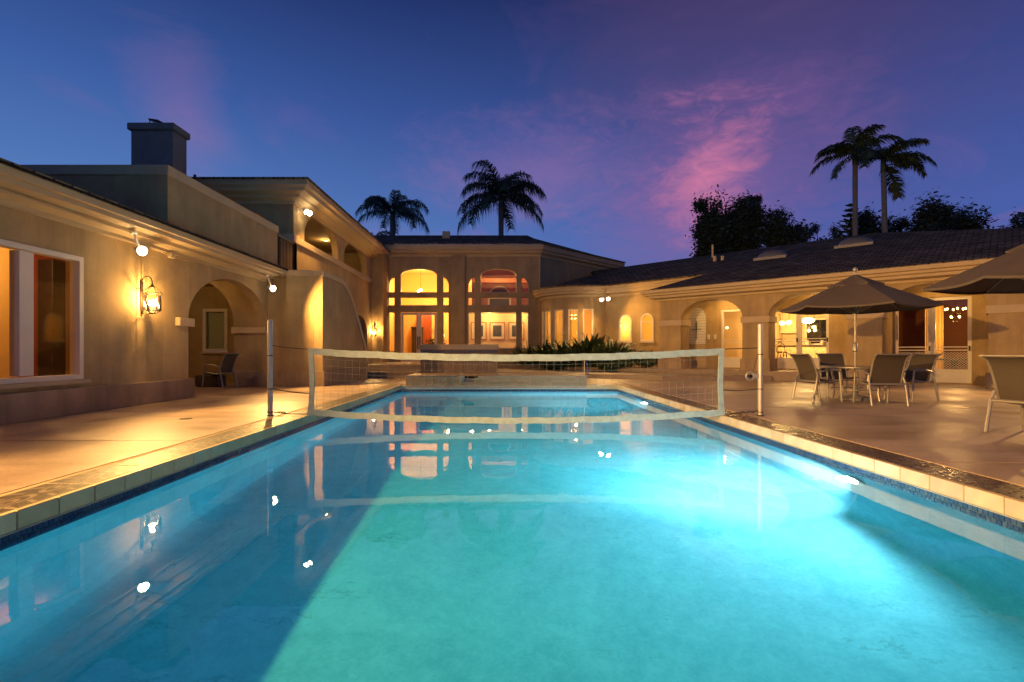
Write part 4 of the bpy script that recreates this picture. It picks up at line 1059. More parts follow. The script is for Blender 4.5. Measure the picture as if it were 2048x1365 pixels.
# kitchen
kc = thing('kitchen_units', 'pale kitchen cabinets with panel doors and counter behind the kitchen doors', 'cabinet', (0, 0, 0))
build('base_unit', MB().pbox(RB, 2.9, 6.35, 2.9, 3.55, .36, 1.22), CABINET, kc, bevel=.01)
build('counter', MB().pbox(RB, 2.9, 6.38, 2.85, 3.56, 1.222, 1.27), DARKWOOD, kc)
for k in range(7): build('panel_door', MB().pbox(RB, 2.95 + k * .48, 3.38 + k * .48, 2.87, 2.90, .46, 1.15), CABINET, kc, bevel=.02)
for a, b in ((2.92, 3.62), (5.2, 6.35)): build('wall_unit', MB().pbox(RB, a, b, 3.15, 3.55, 1.80, 2.75), CABINET, kc, bevel=.01)
ow = thing('kitchen_window', 'black night-dark window over the kitchen counter', 'window', (0, 0, 0))
build('pane', MB().pbox(RB, 3.86, 4.86, 3.52, 3.57, 1.35, 2.35), flat('night_pane', (.012, .014, .018), .05), ow)
build('frame', MB().ring(RB, rect(3.78, 4.94, 1.29, 2.43), rect(3.86, 4.86, 1.35, 2.35), 3.48, 3.6), WHITE, ow)
pendant(RB.P(3.45, 1.6, 2.88), .62, .11, 'glass pendant lamp on the left in the kitchen', 62, GLOWS)
pendant(RB.P(3.70, 1.6, 2.88), .60, .11, 'glass pendant lamp, second from left in the kitchen', 62, GLOWS)
pendant(RB.P(4.50, 1.1, 2.88), .55, .24, 'wide bowl lamp in the right kitchen door', 95, GLOWS, .5)
pendant(RB.P(4.42, 2.3, 2.88), .82, .08, 'small pendant lamp right of the wide bowl lamp', 24, GLOWS)
stl = thing('bar_stool', 'dark bentwood bar stool inside the left kitchen door', 'stool', RB.P(3.62, 1.0, .34))
build('seat', MB().lathe([(.0, .62), (.18, .62), (.19, .65), (.17, .67), (.0, .67)], seg=16), DARKWOOD, stl, smooth=True)
for k in range(4):
    a = R(90 * k + 45); build('leg', MB().tube([(.14 * math.cos(a), .14 * math.sin(a), .62), (.22 * math.cos(a), .22 * math.sin(a), 0)], .016, 6), DARKWOOD, stl)
build('backrest', MB().tube([(-.16, .1, .66), (-.17, .14, .92), (0, .18, 1.05), (.17, .14, .92), (.16, .1, .66)], .014, 6), DARKWOOD, stl, smooth=True)
for k, (s_, z_) in enumerate(((3.95, 1.27), (4.5, 1.27))):
    kt = thing('counter_jar', ('white jug on the counter under the dark window, left side', 'steel kettle on the counter under the dark window, right side')[k], 'jar', RB.P(s_, 3.2, z_))
    build('body', MB().lathe([(.0, 0), (.08, 0), (.09, .1), (.06, .2), (.05, .22), (.0, .22)], seg=14), (WHITE, STEEL)[k], kt, smooth=True)
    build('handle', MB().tube([(.08, 0, .05), (.13, 0, .08), (.13, 0, .15), (.07, 0, .18)], .01, 6), (WHITE, STEEL)[k], kt)
# dining room
dc = thing('tiered_chandelier', 'two-tier chandelier of small bulbs in the dining room', 'chandelier', RB.P(8.75, 1.3, 2.88))
build('rod', MB().tube([(0, 0, 0), (0, 0, -.75)], .01, 6), BRONZE, dc)
for k in range(10):
    a = R(60 * k) if k < 6 else R(90 * k); r_ = .26 if k < 6 else .14; z_ = -.52 if k < 6 else -.78
    am = build('arm', MB().tube([(0, 0, z_ - .08), (r_ * .6 * math.cos(a), r_ * .6 * math.sin(a), z_ - .10), (r_ * math.cos(a), r_ * math.sin(a), z_)], .007, 5), BRONZE, dc)
    build('bulb', MB().sphere((r_ * math.cos(a), r_ * math.sin(a), z_ + .05), .028, 8, 6, (1, 1, 1.5)), GLOWC, am)
lamp('chandelier_light', 'POINT', (0, 0, -1.05), 95, (1, .55, .18), dc, .08)
for k, (a, b) in enumerate(((8.05, 8.2), (9.15, 9.35))):
    t = thing('curtain_column', ('golden curtain hanging at the middle of the dining room', 'golden curtain hanging at the right of the dining room')[k], 'curtain', RB.P((a + b) / 2, 2.4, .02))
    cl = MB(); vs = []
    for i in range(25):
        q = RB.P((i / 24 - .5) * .5, .03 * math.sin(i * 1.3), 0); vs += [(q[0] - 7.82, q[1] - 22.08, 0), (q[0] - 7.82, q[1] - 22.08, 2.7)]
    cl.add(vs, [(2 * i, 2 * i + 2, 2 * i + 3, 2 * i + 1) for i in range(24)]); build('cloth', cl, INTW, t, smooth='all', normals=False)
build_dt = thing('dining_table', 'dark round table inside the dining room doors', 'table', RB.P(8.7, 1.5, .02))
build('top', MB().lathe([(.0, .70), (.62, .70), (.64, .73), (.62, .75), (.0, .75)], seg=24), DARKWOOD, build_dt, smooth=True)
build('pedestal', MB().lathe([(.0, 0), (.32, 0), (.3, .04), (.08, .1), (.06, .6), (.15, .70)], seg=14), DARKWOOD, build_dt, smooth=True)
# living room behind the big left window
t = thing('dark_bookcase', 'tall dark bookcase filling the right side of the big left window', 'bookcase', (-9.15, 10.53, .1))
build('carcass', MB().box(-.15, .15, -.33, .37, 0, 2.75), DARKWOOD, t, bevel=.01)
for k in range(5): build('shelf', MB().box(.152, .17, -.32, .36, .2 + k * .5, .24 + k * .5), DARKWOOD, t)
downlight((-8.2, 8.6, 2.99), 95, 'ceiling downlight inside the left living room')
# lights of arcade and gallery ceilings
for k, (s_, pw) in enumerate(((2.0, 42), (5.2, 36), (8.45, 14))):
    downlight(RF.P(s_, 1.35, 3.07), pw, ('round ceiling light inside the first arcade arch from the left', 'round ceiling light inside the middle arcade arch', 'round ceiling light inside the arcade arch behind the umbrellas')[k])
downlight((-7.9, 18.2, 5.98), 42, 'ceiling light in the upper gallery, nearer arch')
downlight((-7.9, 22.8, 5.98), 28, 'ceiling light in the upper gallery, farther arch')
downlight((-9.2, 13.2, 3.06), 42, 'ceiling light in the vaulted alcove on the left')

# ------------------------------------------------------------------ volleyball net across the pool
NY = 7.97
for k, (x, h_) in enumerate(((-3.63, 1.50), (4.03, 1.44))):
    t = thing('net_post', ('steel net post standing on the left deck edge', 'steel net post with pulley on the right deck edge')[k], 'post', (x, NY, 0))
    build('pole', MB().lathe([(.0, 0), (.038, 0), (.038, h_ - .03), (.033, h_ - .005), (.0, h_)], seg=18), STEEL, t, smooth=True)
    build('ground_sleeve', MB().lathe([(.056, 0), (.056, .006), (.042, .012)], seg=18), DARKIRON, t)
    sg = 1 if k == 0 else -1
    for z_ in ((.94 if k == 0 else .96), .42, .06):
        build('clamp_ring', MB().tube([(.042 * math.cos(R(30 * q)), .042 * math.sin(R(30 * q)), z_) for q in range(12)], .007, 6, True), DARKIRON, t)
    if k == 1:
        w_ = build('winch_wheel', MB().tube([(-.16 + .065 * math.cos(R(20 * q)), 0, .62 + .065 * math.sin(R(20 * q))) for q in range(18)], .009, 6, True), STEEL, t, smooth=True)
        build('winch_hub', MB().tube([(-.16, -.03, .62), (-.16, .03, .62)], .025, 10), DARKIRON, w_)
        build('winch_bracket', MB().box(-.13, -.03, -.018, .018, .59, .65), STEEL, t, bevel=.004)
        build('winch_cord', MB().tube([(-.12, 0, .66), (-.045, 0, .95)], .005, 5), ROPE, t)
net = thing('volleyball_net', 'pale-taped volleyball net sagging across the pool', 'net', (0, NY, 0))
xa, xb = -3.02, 3.42
def sag(x, e, m): u = 2 * (x - (xa + xb) / 2) / (xb - xa); return m + (e - m) * u * u
def tape(e, m, hgt, name):
    mb = MB(); n = 60; vs = []
    for i in range(n + 1):
        x = xa + (xb - xa) * i / n; z = sag(x, e, m); wv = .009 * math.sin(i * 1.9) + .007 * math.sin(i * 4.1); z += .004 * math.sin(i * .83) + .003 * math.sin(i * 2.7)
        vs += [(x, -.012 + wv, z - hgt / 2), (x, .012 + wv, z - hgt / 2), (x, .012 - wv * .4, z + hgt / 2), (x, -.012 - wv * .4, z + hgt / 2)]
    fs = [(4 * i + a, 4 * i + (a + 1) % 4, 4 * i + 4 + (a + 1) % 4, 4 * i + 4 + a) for i in range(n) for a in range(4)] + [(0, 1, 2, 3), tuple(4 * n + a for a in (3, 2, 1, 0))]
    mb.add(vs, fs); return build(name, mb, NETTAPE, net, smooth=True)
TE, TM, BE, BM = 1.005, .905, .055, -.075
tape(TE, TM, .105, 'top_tape'); tape(BE, BM, .095, 'bottom_tape')
for x, dx in ((xa, .05), (xb, -.05)):
    mb = MB(); n = 10; vs = []
    for i in range(n + 1):
        u = i / n; z = .01 + (1.05 - .01) * u; w_ = .045 * (1 + .9 * max(0, 1 - u * 6)); c = x + dx * (.4 + .9 * (1 - abs(2 * u - 1))) * .5
        vs += [(c - w_ * .5, -.016, z), (c + w_ * .5 + .03, -.016, z), (c + w_ * .5 + .03, .016, z), (c - w_ * .5, .016, z)]
    fs = [(4 * i + a, 4 * i + (a + 1) % 4, 4 * i + 4 + (a + 1) % 4, 4 * i + 4 + a) for i in range(n) for a in range(4)] + [(0, 1, 2, 3), tuple(4 * n + a for a in (3, 2, 1, 0))]
    mb.add(vs, fs); build('side_tape', mb, NETTAPE, net, smooth=True)
nm = MB(); pitch = .1125; nx = int((xb - xa) / pitch)
for i in range(1, nx + 1):
    x = xa + i * pitch
    nm.tube([(x, 0, sag(x, TE, TM) - .05), (x, 0, sag(x, BE, BM) + .045)], .0014, 4)
for j in range(1, 9):
    f = j / 9
    nm.tube([(xa + (xb - xa) * i / 24, 0, (1 - f) * sag(xa + (xb - xa) * i / 24, TE, TM) + f * sag(xa + (xb - xa) * i / 24, BE, BM)) for i in range(25)], .0014, 4)
build('net_mesh', nm, CORD, net, normals=False, kind='stuff')
def rope(p, q, sg, r_=.007):
    p, q = Vector(p), Vector(q); pts = []
    for i in range(11):
        u = i / 10; pts.append(p.lerp(q, u) - Vector((0, 0, sg * 4 * u * (1 - u))))
    build('rope', MB().tube(pts, r_, 6), ROPE, net, smooth=True)
rope((-3.59, 0, 1.10), (xa, 0, 1.04), .01); rope((-3.59, 0, .42), (xa, 0, .35), .01, .008); rope((-3.59, 0, .06), (xa, 0, .03), .015)
rope((3.99, 0, 1.06), (xb, 0, 1.04), -.0); rope((3.99, 0, .42), (xb - .03, 0, .41), .02, .008); rope((3.99, 0, .08), (xb, 0, .03), .015)
for x0_, x1_ in ((-3.52, -3.38), (3.96, 3.66)):
    build('chain_hook', MB().tube([(x0_ + (x1_ - x0_) * k / 12, .012 * math.sin(k * 1.5), .06 + .012 * math.cos(k * 1.5) - .01 * k / 12) for k in range(13)], .006, 5), DARKIRON, net)

# ------------------------------------------------------------------ patio chairs
def make_chair(label, group):
    t = thing('patio_chair', label, 'chair', (0, 0, 0), 0, group)
    w = .27
    bc_ = [(-.17, .385), (-.20, .48), (-.235, .60), (-.275, .72), (-.32, .83), (-.365, .90), (-.42, .945), (-.46, .955)]
    st_ = [(.27, .405), (.24, .43), (.12, .415), (-.02, .395), (-.13, .382), (-.17, .385)]
    def sheet(name, prof, wd, th=.012):
        mb = MB(); n = len(prof); vs = []; m = 5
        for (y, z) in prof:
            for k in range(m): vs.append((wd * (2 * k / (m - 1) - 1), y, z - .012 * (1 - (2 * k / (m - 1) - 1) ** 2)))
        k0 = len(vs); vs += [(x, y - th * .3, z - th) for x, y, z in vs]
        fs = []
        for i in range(n - 1):
            for k in range(m - 1):
                a = i * m + k; fs += [(a, a + 1, a + m + 1, a + m), (a + k0, a + m + k0, a + m + 1 + k0, a + 1 + k0)]
        for i in range(n - 1):
            for k in (0, m - 1):
                a = i * m + k; fs.append((a, a + m, a + m + k0, a + k0))
        for k in range(m - 1):
            for i in (0, n - 1):
                a = i * m + k; fs.append((a, a + 1, a + 1 + k0, a + k0))
        mb.add(vs, fs); return build(name, mb, SLING, t, smooth=True)
    sheet('seat_sling', st_, w - .015); sheet('backrest_sling', bc_, w - .015)
    for sx in (-1, 1):
        x = sx * w; xo = sx * (w + .035)
        build('back_frame', MB().tube([(x, y, z) for y, z in bc_], .017, 8), ALU, t, smooth=True)
        build('seat_rail', MB().tube([(x, y, z) for y, z in st_], .017, 8), ALU, t, smooth=True)
        build('leg', MB().tube([(xo, .29, 0), (xo, .265, .22), (xo, .25, .45), (xo, .235, .60)], .019, 8), ALU, t, smooth=True)
        build('leg', MB().tube([(xo, -.34, 0), (xo, -.30, .20), (xo, -.255, .41), (xo - sx * .02, -.225, .52)], [.022, .022, .021, .018], 8), ALU, t, smooth=True)
        build('armrest', MB().tube([(xo, .235, .60), (xo, .20, .632), (xo, .10, .645), (xo, -.05, .63), (xo, -.17, .60), (xo - sx * .02, -.235, .57)], .019, 8), ALU, t, smooth=True)
    build('rear_crossbar', MB().tube([(-w - .03, -.262, .40), (w + .03, -.262, .40)], .022, 8), ALU, t, smooth=True)
    build('front_crossbar', MB().tube([(-w - .03, .256, .36), (w + .03, .256, .36)], .014, 8), ALU, t, smooth=True)
    build('top_bar', MB().tube([(-w - .02, -.455, .952), (w + .02, -.455, .952)], .012, 8), ALU, t, smooth=True)
    return t
c0 = make_chair('brown sling patio chair left of the umbrella table, seen from its side', 'sling chairs round the patio table')
c0.location = (6.52, 10.55, 0); c0.rotation_euler.z = R(-84)
for loc, rz, lab, grp in (((7.72, 11.75, 0), 168, 'brown sling patio chair behind the umbrella table, facing the pool', 'sling chairs round the patio table'),
                          ((7.18, 9.72, 0), -8, 'brown sling patio chair in front of the umbrella table, its back to the viewer', 'sling chairs round the patio table'),
                          ((8.42, 10.55, 0), 100, 'brown sling patio chair right of the umbrella table, half behind the front chair', 'sling chairs round the patio table'),
                          ((6.40, 6.11, 0), -78, 'large near sling patio chair at the right picture edge, seen from behind', None),
                          ((-7.98, 14.38, 0), 82, 'sling patio chair standing in the arched alcove on the left', None)):
    c = copy_tree(c0); c.location = loc; c.rotation_euler.z = R(rz); c['label'] = lab
    if grp: c['group'] = grp
    elif 'group' in c: del c['group']
tb = thing('patio_table', 'round patio table with metal rim under the nearer-left umbrella', 'table', (7.4, 10.7, 0))
build('table_top', MB().lathe([(.03, .665), (.58, .665), (.58, .69), (.03, .69)], seg=36), flat('smoked_glass', (.10, .09, .08), .1), tb, smooth=True)
build('rim', MB().tube([(.60 * math.cos(R(10 * k)), .60 * math.sin(R(10 * k)), .677) for k in range(36)], .022, 8, True), ALU, tb, smooth=True)
for k in range(4):
    a = R(90 * k + 25); c, s = math.cos(a), math.sin(a)
    build('leg', MB().tube([(.50 * c, .50 * s, .66), (.45 * c, .45 * s, .40), (.44 * c, .44 * s, .15), (.47 * c, .47 * s, 0)], .024, 8), ALU, tb, smooth=True)
build('leg_ring', MB().tube([(.445 * math.cos(R(15 * k)), .445 * math.sin(R(15 * k)), .22) for k in range(24)], .012, 6, True), ALU, tb, smooth=True)

# ------------------------------------------------------------------ umbrellas
def umbrella(loc, rz, Rr, ze, za, label):
    t = thing('patio_umbrella', label, 'umbrella', loc, rz)
    build('base', MB().lathe([(.0, 0), (.30, 0), (.31, .03), (.27, .06), (.08, .09), (.05, .12), (.045, .32), (.0, .32)], seg=24), flat('umbrella_base', (.22, .20, .17), .7, var=.2), t, smooth=True)
    build('pole', MB().tube([(0, 0, .05), (0, 0, za + .02)], .021, 10), ALU, t, smooth=True)
    cr = build('crank_box', MB().lathe([(.025, 1.00), (.045, 1.02), (.045, 1.16), (.025, 1.19)], seg=12), ALU, t, smooth=True)
    build('crank_handle', MB().tube([(.04, 0, 1.07), (.10, 0, 1.07), (.10, 0, 1.01)], .010, 6), ALU, cr, smooth=True)
    build('finial', MB().lathe([(.02, za), (.022, za + .05), (.015, za + .06), (.04, za + .09), (.042, za + .12), (.02, za + .15), (.0, za + .155)], seg=14), ALU, t, smooth=True)
    def canopy(name, R0, R1, z0, z1, drop, nr=8):
        mb = MB(); nk = 6; m = 8; vs = []; fs = []
        for i in range(nr + 1):
            u = i / nr; r_ = R0 + (R1 - R0) * u
            for k in range(nk):
                A = Vector((math.cos(R(60 * k)), math.sin(R(60 * k)))); B = Vector((math.cos(R(60 * k + 60)), math.sin(R(60 * k + 60))))
                for j in range(m):
                    v = j / m; q = A.lerp(B, v); bow = 4 * v * (1 - v)
                    rr_ = r_ * (1 - .045 * bow * u * u)
                    z = z1 + (z0 - z1) * (u ** .93) - .05 * bow * u * u * (1 - .2 * u)
                    vs.append((q.x * rr_, q.y * rr_, z))
        W = nk * m
        for i in range(nr):
            for k in range(W): fs.append((i * W + k, (i + 1) * W + k, (i + 1) * W + (k + 1) % W, i * W + (k + 1) % W))
        if drop:      # short hem hanging from the edge
            k0 = len(vs); vs += [(x * .995, y * .995, z - drop) for x, y, z in vs[nr * W:(nr + 1) * W]]
            for k in range(W): fs.append((nr * W + k, k0 + k, k0 + (k + 1) % W, nr * W + (k + 1) % W))
        mb.add(vs, fs); o = build(name, mb, CANVAS, t, smooth='all', normals=True); o.data.set_sharp_from_angle(angle=R(9))
        return o
    canopy('canopy', .16, Rr, ze, za - .085, .035)
    canopy('vent_canopy', .025, .50, za - .225, za, .02, 4)
    for k in range(6):
        c, s = math.cos(R(60 * k)), math.sin(R(60 * k))
        rb = build('rib', MB().tube([(.03 * c, .03 * s, za - .06), (Rr * .985 * c, Rr * .985 * s, ze - .012)], .009, 5), ALU, t)
        build('strut', MB().tube([(.04 * c, .04 * s, ze - .12), (Rr * .5 * c, Rr * .5 * s, (ze + za) / 2 - .07)], .007, 5), ALU, rb)
    build('runner_hub', MB().lathe([(.02, ze - .16), (.05, ze - .15), (.05, ze - .09), (.02, ze - .08)], seg=12), ALU, t, smooth=True)
    return t
umbrella((7.4, 10.7, 0), R(-40), 1.42, 1.93, 2.62, 'open brown canvas umbrella over the patio table with four chairs')
umbrella((7.55, 6.95, 0), R(16), 1.42, 1.98, 2.66, 'open brown canvas umbrella cut off by the right picture edge')

# alcove: woven box under the chair, dark stand by the left jamb
bx = thing('woven_box', 'dark woven storage box under the chair in the alcove', 'box', (-8.35, 14.60, 0))
build('body', MB().box(-.33, .33, -.2, .2, 0, .34), DARKWOOD, bx, bevel=.03)
for k in range(5): build('weave_band', MB().box(-.336, .336, -.206, .206, .03 + k * .06, .06 + k * .06), flat('weave_%d' % k, (.07, .055, .035), .8, bump=.6, bs=120), bx)
sd = thing('small_side_stand', 'small dark stand half hidden at the left jamb of the alcove', 'table', (-9.55, 14.5, 0))
build('top', MB().box(-.2, .2, -.2, .2, .56, .59), DARKWOOD, sd, bevel=.008)
for a, b in ((-1, -1), (-1, 1), (1, -1), (1, 1)): build('leg', MB().box(a * .17 - .02, a * .17 + .02, b * .17 - .02, b * .17 + .02, 0, .56), DARKWOOD, sd)
build('shelf', MB().box(-.15, .15, -.15, .15, .25, .27), DARKWOOD, sd)
# ------------------------------------------------------------------ planting by the bay window
def blade(mb, base, az, tilt, stalk, ln, wd, rnd):
    d0 = Vector((math.cos(az) * math.sin(tilt), math.sin(az) * math.sin(tilt), math.cos(tilt)))
    p0 = Vector(base) + d0 * stalk
    side = Vector((-math.sin(az), math.cos(az), 0)); out = Vector((math.cos(az), math.sin(az), 0))
    mb.tube([base, p0], .012, 4)
    pts = []; p = p0.copy(); d = d0.copy(); n = 5
    for i in range(n + 1):
        pts.append((p.copy(), d.copy())); d = (d + out * .10 + Vector((0, 0, -.07))).normalized(); p = p + d * (ln / n)
    ws = [.25, .85, 1, .8, .45, .02]; k0 = len(mb.v); vs = []
    for (q, dd), w in zip(pts, ws):
        up = dd.cross(side); vs += [q + side * wd * w + up * wd * w * -.35, q, q - side * wd * w + up * wd * w * -.35]
    fs = []
    for i in range(n): fs += [(3 * i, 3 * i + 1, 3 * i + 4, 3 * i + 3), (3 * i + 1, 3 * i + 2, 3 * i + 5, 3 * i + 4)]
    mb.add(vs, fs)
labels = ['bird-of-paradise clump, leftmost below the bay window', 'bird-of-paradise clump, second from left below the bay window', 'bird-of-paradise clump in the middle of the row below the bay window',
          'tallest bird-of-paradise clump, right end of the bay window', 'bird-of-paradise clump between bay window and arched windows']
for k, (x, y, hgt) in enumerate(((1.48, 25.85, 1.0), (2.30, 24.95, 1.15), (3.15, 24.0, 1.18), (3.95, 23.25, 1.4), (4.75, 22.5, 1.12))):
    rnd = random.Random(40 + k)
    t = thing('bird_of_paradise', labels[k], 'plant', (x, y, .33), 0, 'bird-of-paradise plants below the bay window')
    mb = MB()
    for i in range(210):
        a = rnd.uniform(0, 6.283); r_ = .48 * math.sqrt(rnd.random())
        blade(mb, (r_ * math.cos(a), r_ * math.sin(a), 0), a + rnd.gauss(0, .5), abs(rnd.gauss(.45, .32)) + r_ * .7, hgt * rnd.uniform(.25, .72), hgt * rnd.uniform(.42, .62), rnd.uniform(.045, .075), rnd)
    build('foliage', mb, LEAF_S, t, normals=False)
    st_ = MB()
    for i in range(5):
        a = rnd.uniform(0, 6.28); q = Vector((.3 * math.cos(a), .3 * math.sin(a), hgt * rnd.uniform(1.0, 1.25))); st_.tube([(.1 * math.cos(a), .1 * math.sin(a), 0), q], .012, 5); st_.tube([q, q + Vector((.16 * math.cos(a + 1), .16 * math.sin(a + 1), .05))], [.018, .003], 5)
    build('flower_stem', st_, LEAF_B, t, normals=False)
def bush(loc, rad, n, size, label, mat, group, seed):
    rnd = random.Random(seed); t = thing('bush', label, 'bush', loc, 0, group); mb = MB()
    for i in range(n):
        v = Vector((rnd.gauss(0, 1), rnd.gauss(0, 1), rnd.gauss(0, 1))).normalized(); q = rnd.uniform(.55, 1.0) ** .5 * rnd.uniform(.85, 1.1)
        p = Vector((v.x * rad[0] * q, v.y * rad[1] * q, rad[2] + v.z * rad[2] * q)); s_ = size * rnd.uniform(.6, 1.3)
        a = Vector((rnd.gauss(0, 1), rnd.gauss(0, 1), rnd.gauss(0, .6))).normalized(); b = a.cross(v + Vector((.01, .02, .03))).normalized()
        mb.add([p - a * s_, p + b * s_ * .45, p + a * s_, p - b * s_ * .45], [(0, 1, 2, 3)])
    build('foliage', mb, mat, t, normals=False)
    st_ = MB()
    for i in range(7):
        a = rnd.uniform(0, 6.28); st_.tube([(0, 0, 0), (rad[0] * .6 * math.cos(a), rad[1] * .6 * math.sin(a), rad[2] * 1.2)], .015, 5)
    build('stem', st_, BARK2, t, normals=False)
bush((5.35, 22.0, .33), (.58, .5, .42), 1500, .07, 'rounded pale green bush under the left arched window', LEAF_B, 'bushes under the arched windows', 5)
bush((6.02, 21.30, .33), (.5, .45, .36), 1100, .07, 'low leafy bush against the first arcade pier', LEAF_S, 'bushes under the arched windows', 6)
bush((4.6, 21.9, .16), (.55, .4, .25), 900, .07, 'low dark ground bush in front of the arched windows', LEAF_S, 'bushes under the arched windows', 8)
bush((2.4, 24.1, .16), (.75, .4, .26), 1100, .07, 'low dark ground bush in front of the bay window', LEAF_S, 'bushes under the arched windows', 9)

# ------------------------------------------------------------------ palms
def frond(L, a0, droop, leaf, hang, n, seed, wdt=.030):
    rnd = random.Random(seed); mb = MB(); pts = []; p = Vector((0, 0, 0)); a = a0; m = 16
    for i in range(m + 1):
        pts.append(p.copy()); p = p + Vector((math.cos(a), 0, math.sin(a))) * (L / m); a -= droop / m * (.5 + 1.2 * i / m)
    mb.tube(pts, [.035 * (1 - .85 * i / m) for i in range(m + 1)], 5)
    for i in range(n):
        u = .14 + .86 * i / n; q = u * m; k = min(int(q), m - 1); f = q - k
        b = pts[k].lerp(pts[k + 1], f); tg = (pts[k + 1] - pts[k]).normalized()
        ll = leaf * (.45 + .55 * math.sin(math.pi * min(1, .15 + u * .85))) * rnd.uniform(.8, 1.1)
        for sd in (-1, 1):
            d = (tg * .55 + Vector((0, sd, 0)) * rnd.uniform(.55, 1.0) + Vector((0, 0, rnd.uniform(-.25, .3)))).normalized()
            mid = b + d * ll * .45; tip = b + d * ll * .8 + Vector((0, 0, -hang * ll * rnd.uniform(.6, 1.2)))
            w = tg * wdt
            mb.add([b - w, b + w, mid + w, mid - w], [(0, 1, 2, 3)]); mb.add([mid - w, mid + w, tip], [(0, 1, 2)])
    o = build('x', mb, LEAF_P, None, normals=False); me = o.data; bpy.data.objects.remove(o); return me
Q = [frond(2.9, R(a), R(d), .80, .75, 62, 11 + i, .021) for i, (a, d) in enumerate(((74, 120), (58, 125), (40, 115), (15, 85), (-5, 70)))]
K = [frond(2.4, R(a), R(d), .80, .40, 70, 31 + i, .030) for i, (a, d) in enumerate(((80, 70), (55, 85), (30, 85), (5, 70), (-20, 50)))]
def palm(loc, hgt, r0, r1, fronds, label, meshes, scale, seed, lean=0, shaft=None):
    rnd = random.Random(seed); t = thing('palm_tree', label, 'palm', loc, 0, 'palms behind the house')
    pts = [(lean * (i / 10) ** 2, 0, hgt * i / 10) for i in range(11)]
    build('trunk', MB().tube(pts, [r0 + (r1 - r0) * i / 10 + .012 * (i % 2) for i in range(11)], 10), BARK, t, smooth=True)
    if shaft: build('crownshaft', MB().lathe([(r1, 0), (r1 * 1.25, .2), (r1 * 1.1, .8), (r1 * .6, 1.2)], (lean, 0, hgt - .5), 10), LEAF_P, t, smooth=True)
    for i, (az, k) in enumerate(fronds):
        o = link('frond', meshes[k], t); o.location = (lean, 0, hgt + (.25 if shaft else 0)); o.rotation_euler = (rnd.uniform(-.12, .12), rnd.uniform(-.1, .1), R(az + rnd.uniform(-10, 10)))
        s_ = scale * rnd.uniform(.88, 1.1); o.scale = (s_, s_, s_)
def ringf(spec): return [(az0 + 360 / n * i, k) for n, k, az0 in spec for i in range(n)]
palm((-.1, 36, 0), 11.7, .24, .17, ringf([(5, 0, 20), (6, 1, 0), (6, 2, 30), (6, 3, 10), (2, 4, 175)]), 'tallest queen palm, rising behind the middle of the centre roof', Q, 1.34, 1)
palm((-7.75, 36, 0), 10.7, .24, .18, ringf([(3, 0, 50), (5, 1, 20), (6, 2, 0), (5, 3, 30)]), 'queen palm rising behind the left end of the centre roof', Q, 1.02, 2)
palm((-9.6, 37, 0), 8.6, .22, .16, ringf([(3, 0, 0), (5, 1, 40), (6, 2, 10), (4, 3, 20)]), 'short palm peeping over the left roof edge beside the queen palm', Q, .8, 3)
palm((22.4, 32.4, 0), 13.3, .19, .13, [(175, 2), (160, 3), (200, 2), (60, 0), (120, 1), (250, 3), (300, 2), (20, 1), (190, 4), (330, 3), (80, 1), (150, 2), (270, 1)], 'slim palm with bare trunk, left one of the pair at right', K, 1.12, 4, 0, True)
palm((24.2, 32.2, 0), 12.8, .19, .13, [(0, 2), (350, 3), (10, 2), (120, 0), (60, 1), (180, 2), (220, 3), (300, 3), (90, 1), (30, 4), (150, 1), (270, 2), (330, 1)], 'slim palm with bare trunk, right one of the pair at right', K, 1.12, 5, -.15, True)

# ------------------------------------------------------------------ trees beyond the right wing
def tree(px, Y, top, bot, wid, label, seed, n=5200, leaf=.15, clumps=60, mat=LEAF_D, spiky=False):
    rnd = random.Random(seed); X = (px - 1005) / 1020 * Y; sc_ = Y / 1020
    zt, zb, rx = 1 + (704 - top) * sc_, 1 + (704 - bot) * sc_, wid * sc_ / 2
    t = thing('tree', label, 'tree', (X, Y, 0), 0, 'trees beyond the right wing')
    build('trunk', MB().tube([(0, 0, 0), (.05, 0, zb * .5), (0, .05, zb), (.1, 0, (zb + zt) / 2)], [.3, .24, .18, .06], 8), BARK2, t, smooth=True)
    mb = MB(); br = MB(); cz, rz_ = (zt + zb) / 2, (zt - zb) / 2
    cl = []
    for i in range(clumps):
        v = Vector((rnd.gauss(0, 1), rnd.gauss(0, 1), rnd.gauss(0, 1))).normalized(); q = rnd.uniform(.25, .95)
        c = Vector((v.x * rx * q, v.y * rx * q, cz + v.z * rz_ * q)); cl.append((c, rx * rnd.uniform(.26, .46)))
        br.tube([(0, 0, zb + (c.z - zb) * .3), c * .6 + Vector((0, 0, c.z * .35)), c], [.05, .03, .012], 4)
    for i in range(int(n * 2.1)):
        c, r_ = cl[rnd.randrange(clumps)]
        p = c + Vector((rnd.gauss(0, .55), rnd.gauss(0, .55), rnd.gauss(0, .62))) * r_
        s_ = leaf * rnd.uniform(.5, 1.4); a = Vector((rnd.gauss(0, 1), rnd.gauss(0, 1), rnd.gauss(-.5, 1))).normalized(); b = a.orthogonal().normalized()
        mb.add([p - a * s_, p + b * s_ * .5, p + a * s_, p - b * s_ * .5], [(0, 1, 2, 3)])
    build('crown', mb, mat, t, normals=False); build('limb', br, BARK2, t, normals=False)
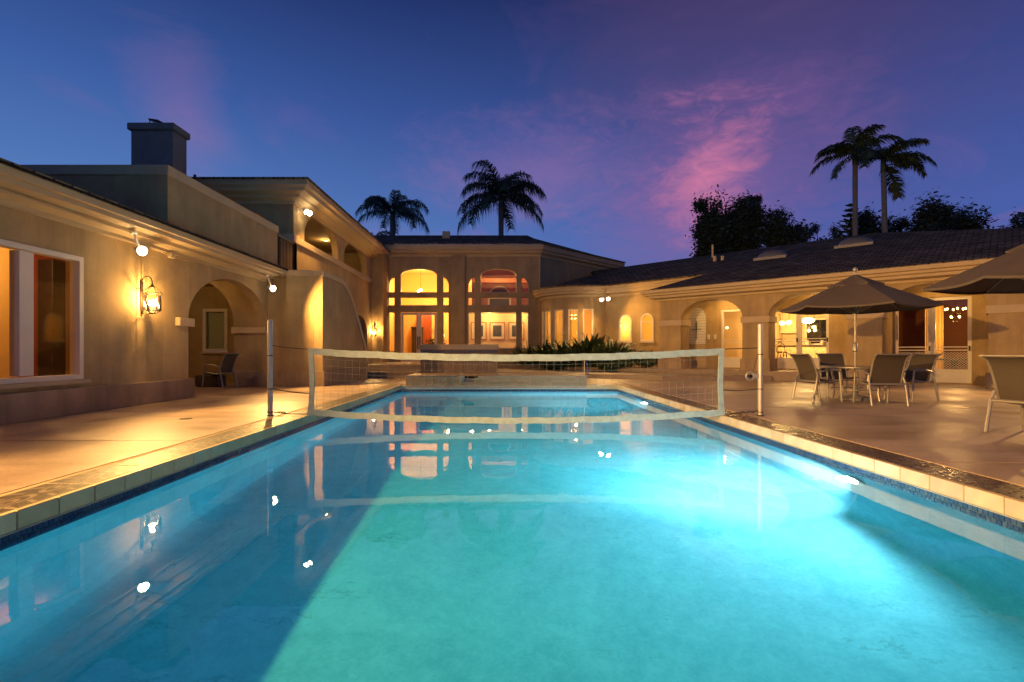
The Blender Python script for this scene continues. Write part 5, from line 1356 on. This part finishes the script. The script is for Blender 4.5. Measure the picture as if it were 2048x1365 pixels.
tree(1425, 36, 392, 575, 80, 'tall dense dark tree, leftmost over the right wing roof', 21, 7000)
tree(1488, 36.5, 380, 575, 84, 'tallest dark tree over the right wing, with a wispy top', 22, 7000)
tree(1503, 38, 368, 440, 36, 'slender dark treetop sticking up behind the tallest tree', 23, 900, .12, 8)
tree(1568, 36, 418, 575, 84, 'broad dark tree right of the tallest one', 24, 6000)
tree(1640, 40, 428, 575, 50, 'thin wispy tree in the gap left of the palm pair', 25, 1200, .12, 14)
tree(1668, 41, 435, 575, 40, 'small wispy tree just left of the palm trunks', 26, 800, .12, 10)
tree(1730, 38, 418, 575, 80, 'dark round tree between the two palm trunks', 27, 5000)
tree(1790, 39, 428, 575, 60, 'low dark tree just right of the palm trunks', 28, 3500)
tree(1860, 37, 392, 575, 92, 'tall bushy dark tree right of the palm pair', 29, 6500)
tree(1925, 38, 412, 575, 90, 'wide dark tree sloping down towards the right', 30, 5500)
tree(2052, 37, 408, 575, 80, 'dark tree cut off by the right picture edge', 31, 5000)
# star-shaped conifer in front of the trees
cf = thing('conifer', 'star-shaped conifer with tiered branches beside the left palm trunk', 'tree', ((1702 - 1005) / 1020 * 35, 35, 0))
build('trunk', MB().tube([(0, 0, 0), (0, 0, 11.2)], [.16, .02], 7), BARK2, cf)
mb = MB(); rnd = random.Random(77)
for tier in range(11):
    z = 7.4 + tier * .36; ln = 1.45 * (1 - tier / 12)
    for k in range(7):
        a = R(360 / 7 * k + 20 * tier); d = Vector((math.cos(a), math.sin(a), .18)); e = Vector((0, 0, z)) + d * ln
        mb.tube([(0, 0, z), e], [.05, .02], 4)
        for q in range(14):
            p = Vector((0, 0, z)) + d * ln * (q + 2) / 16; s_ = .13
            for sd in (-1, 1):
                w = Vector((-math.sin(a), math.cos(a), 0)) * sd; mb.add([p, p + w * s_ + d * .06 + Vector((0, 0, .05)), p + w * s_ + d * .12 + Vector((0, 0, .05)), p + d * .08], [(0, 1, 2, 3)])
build('crown', mb, LEAF_D, cf, normals=False)
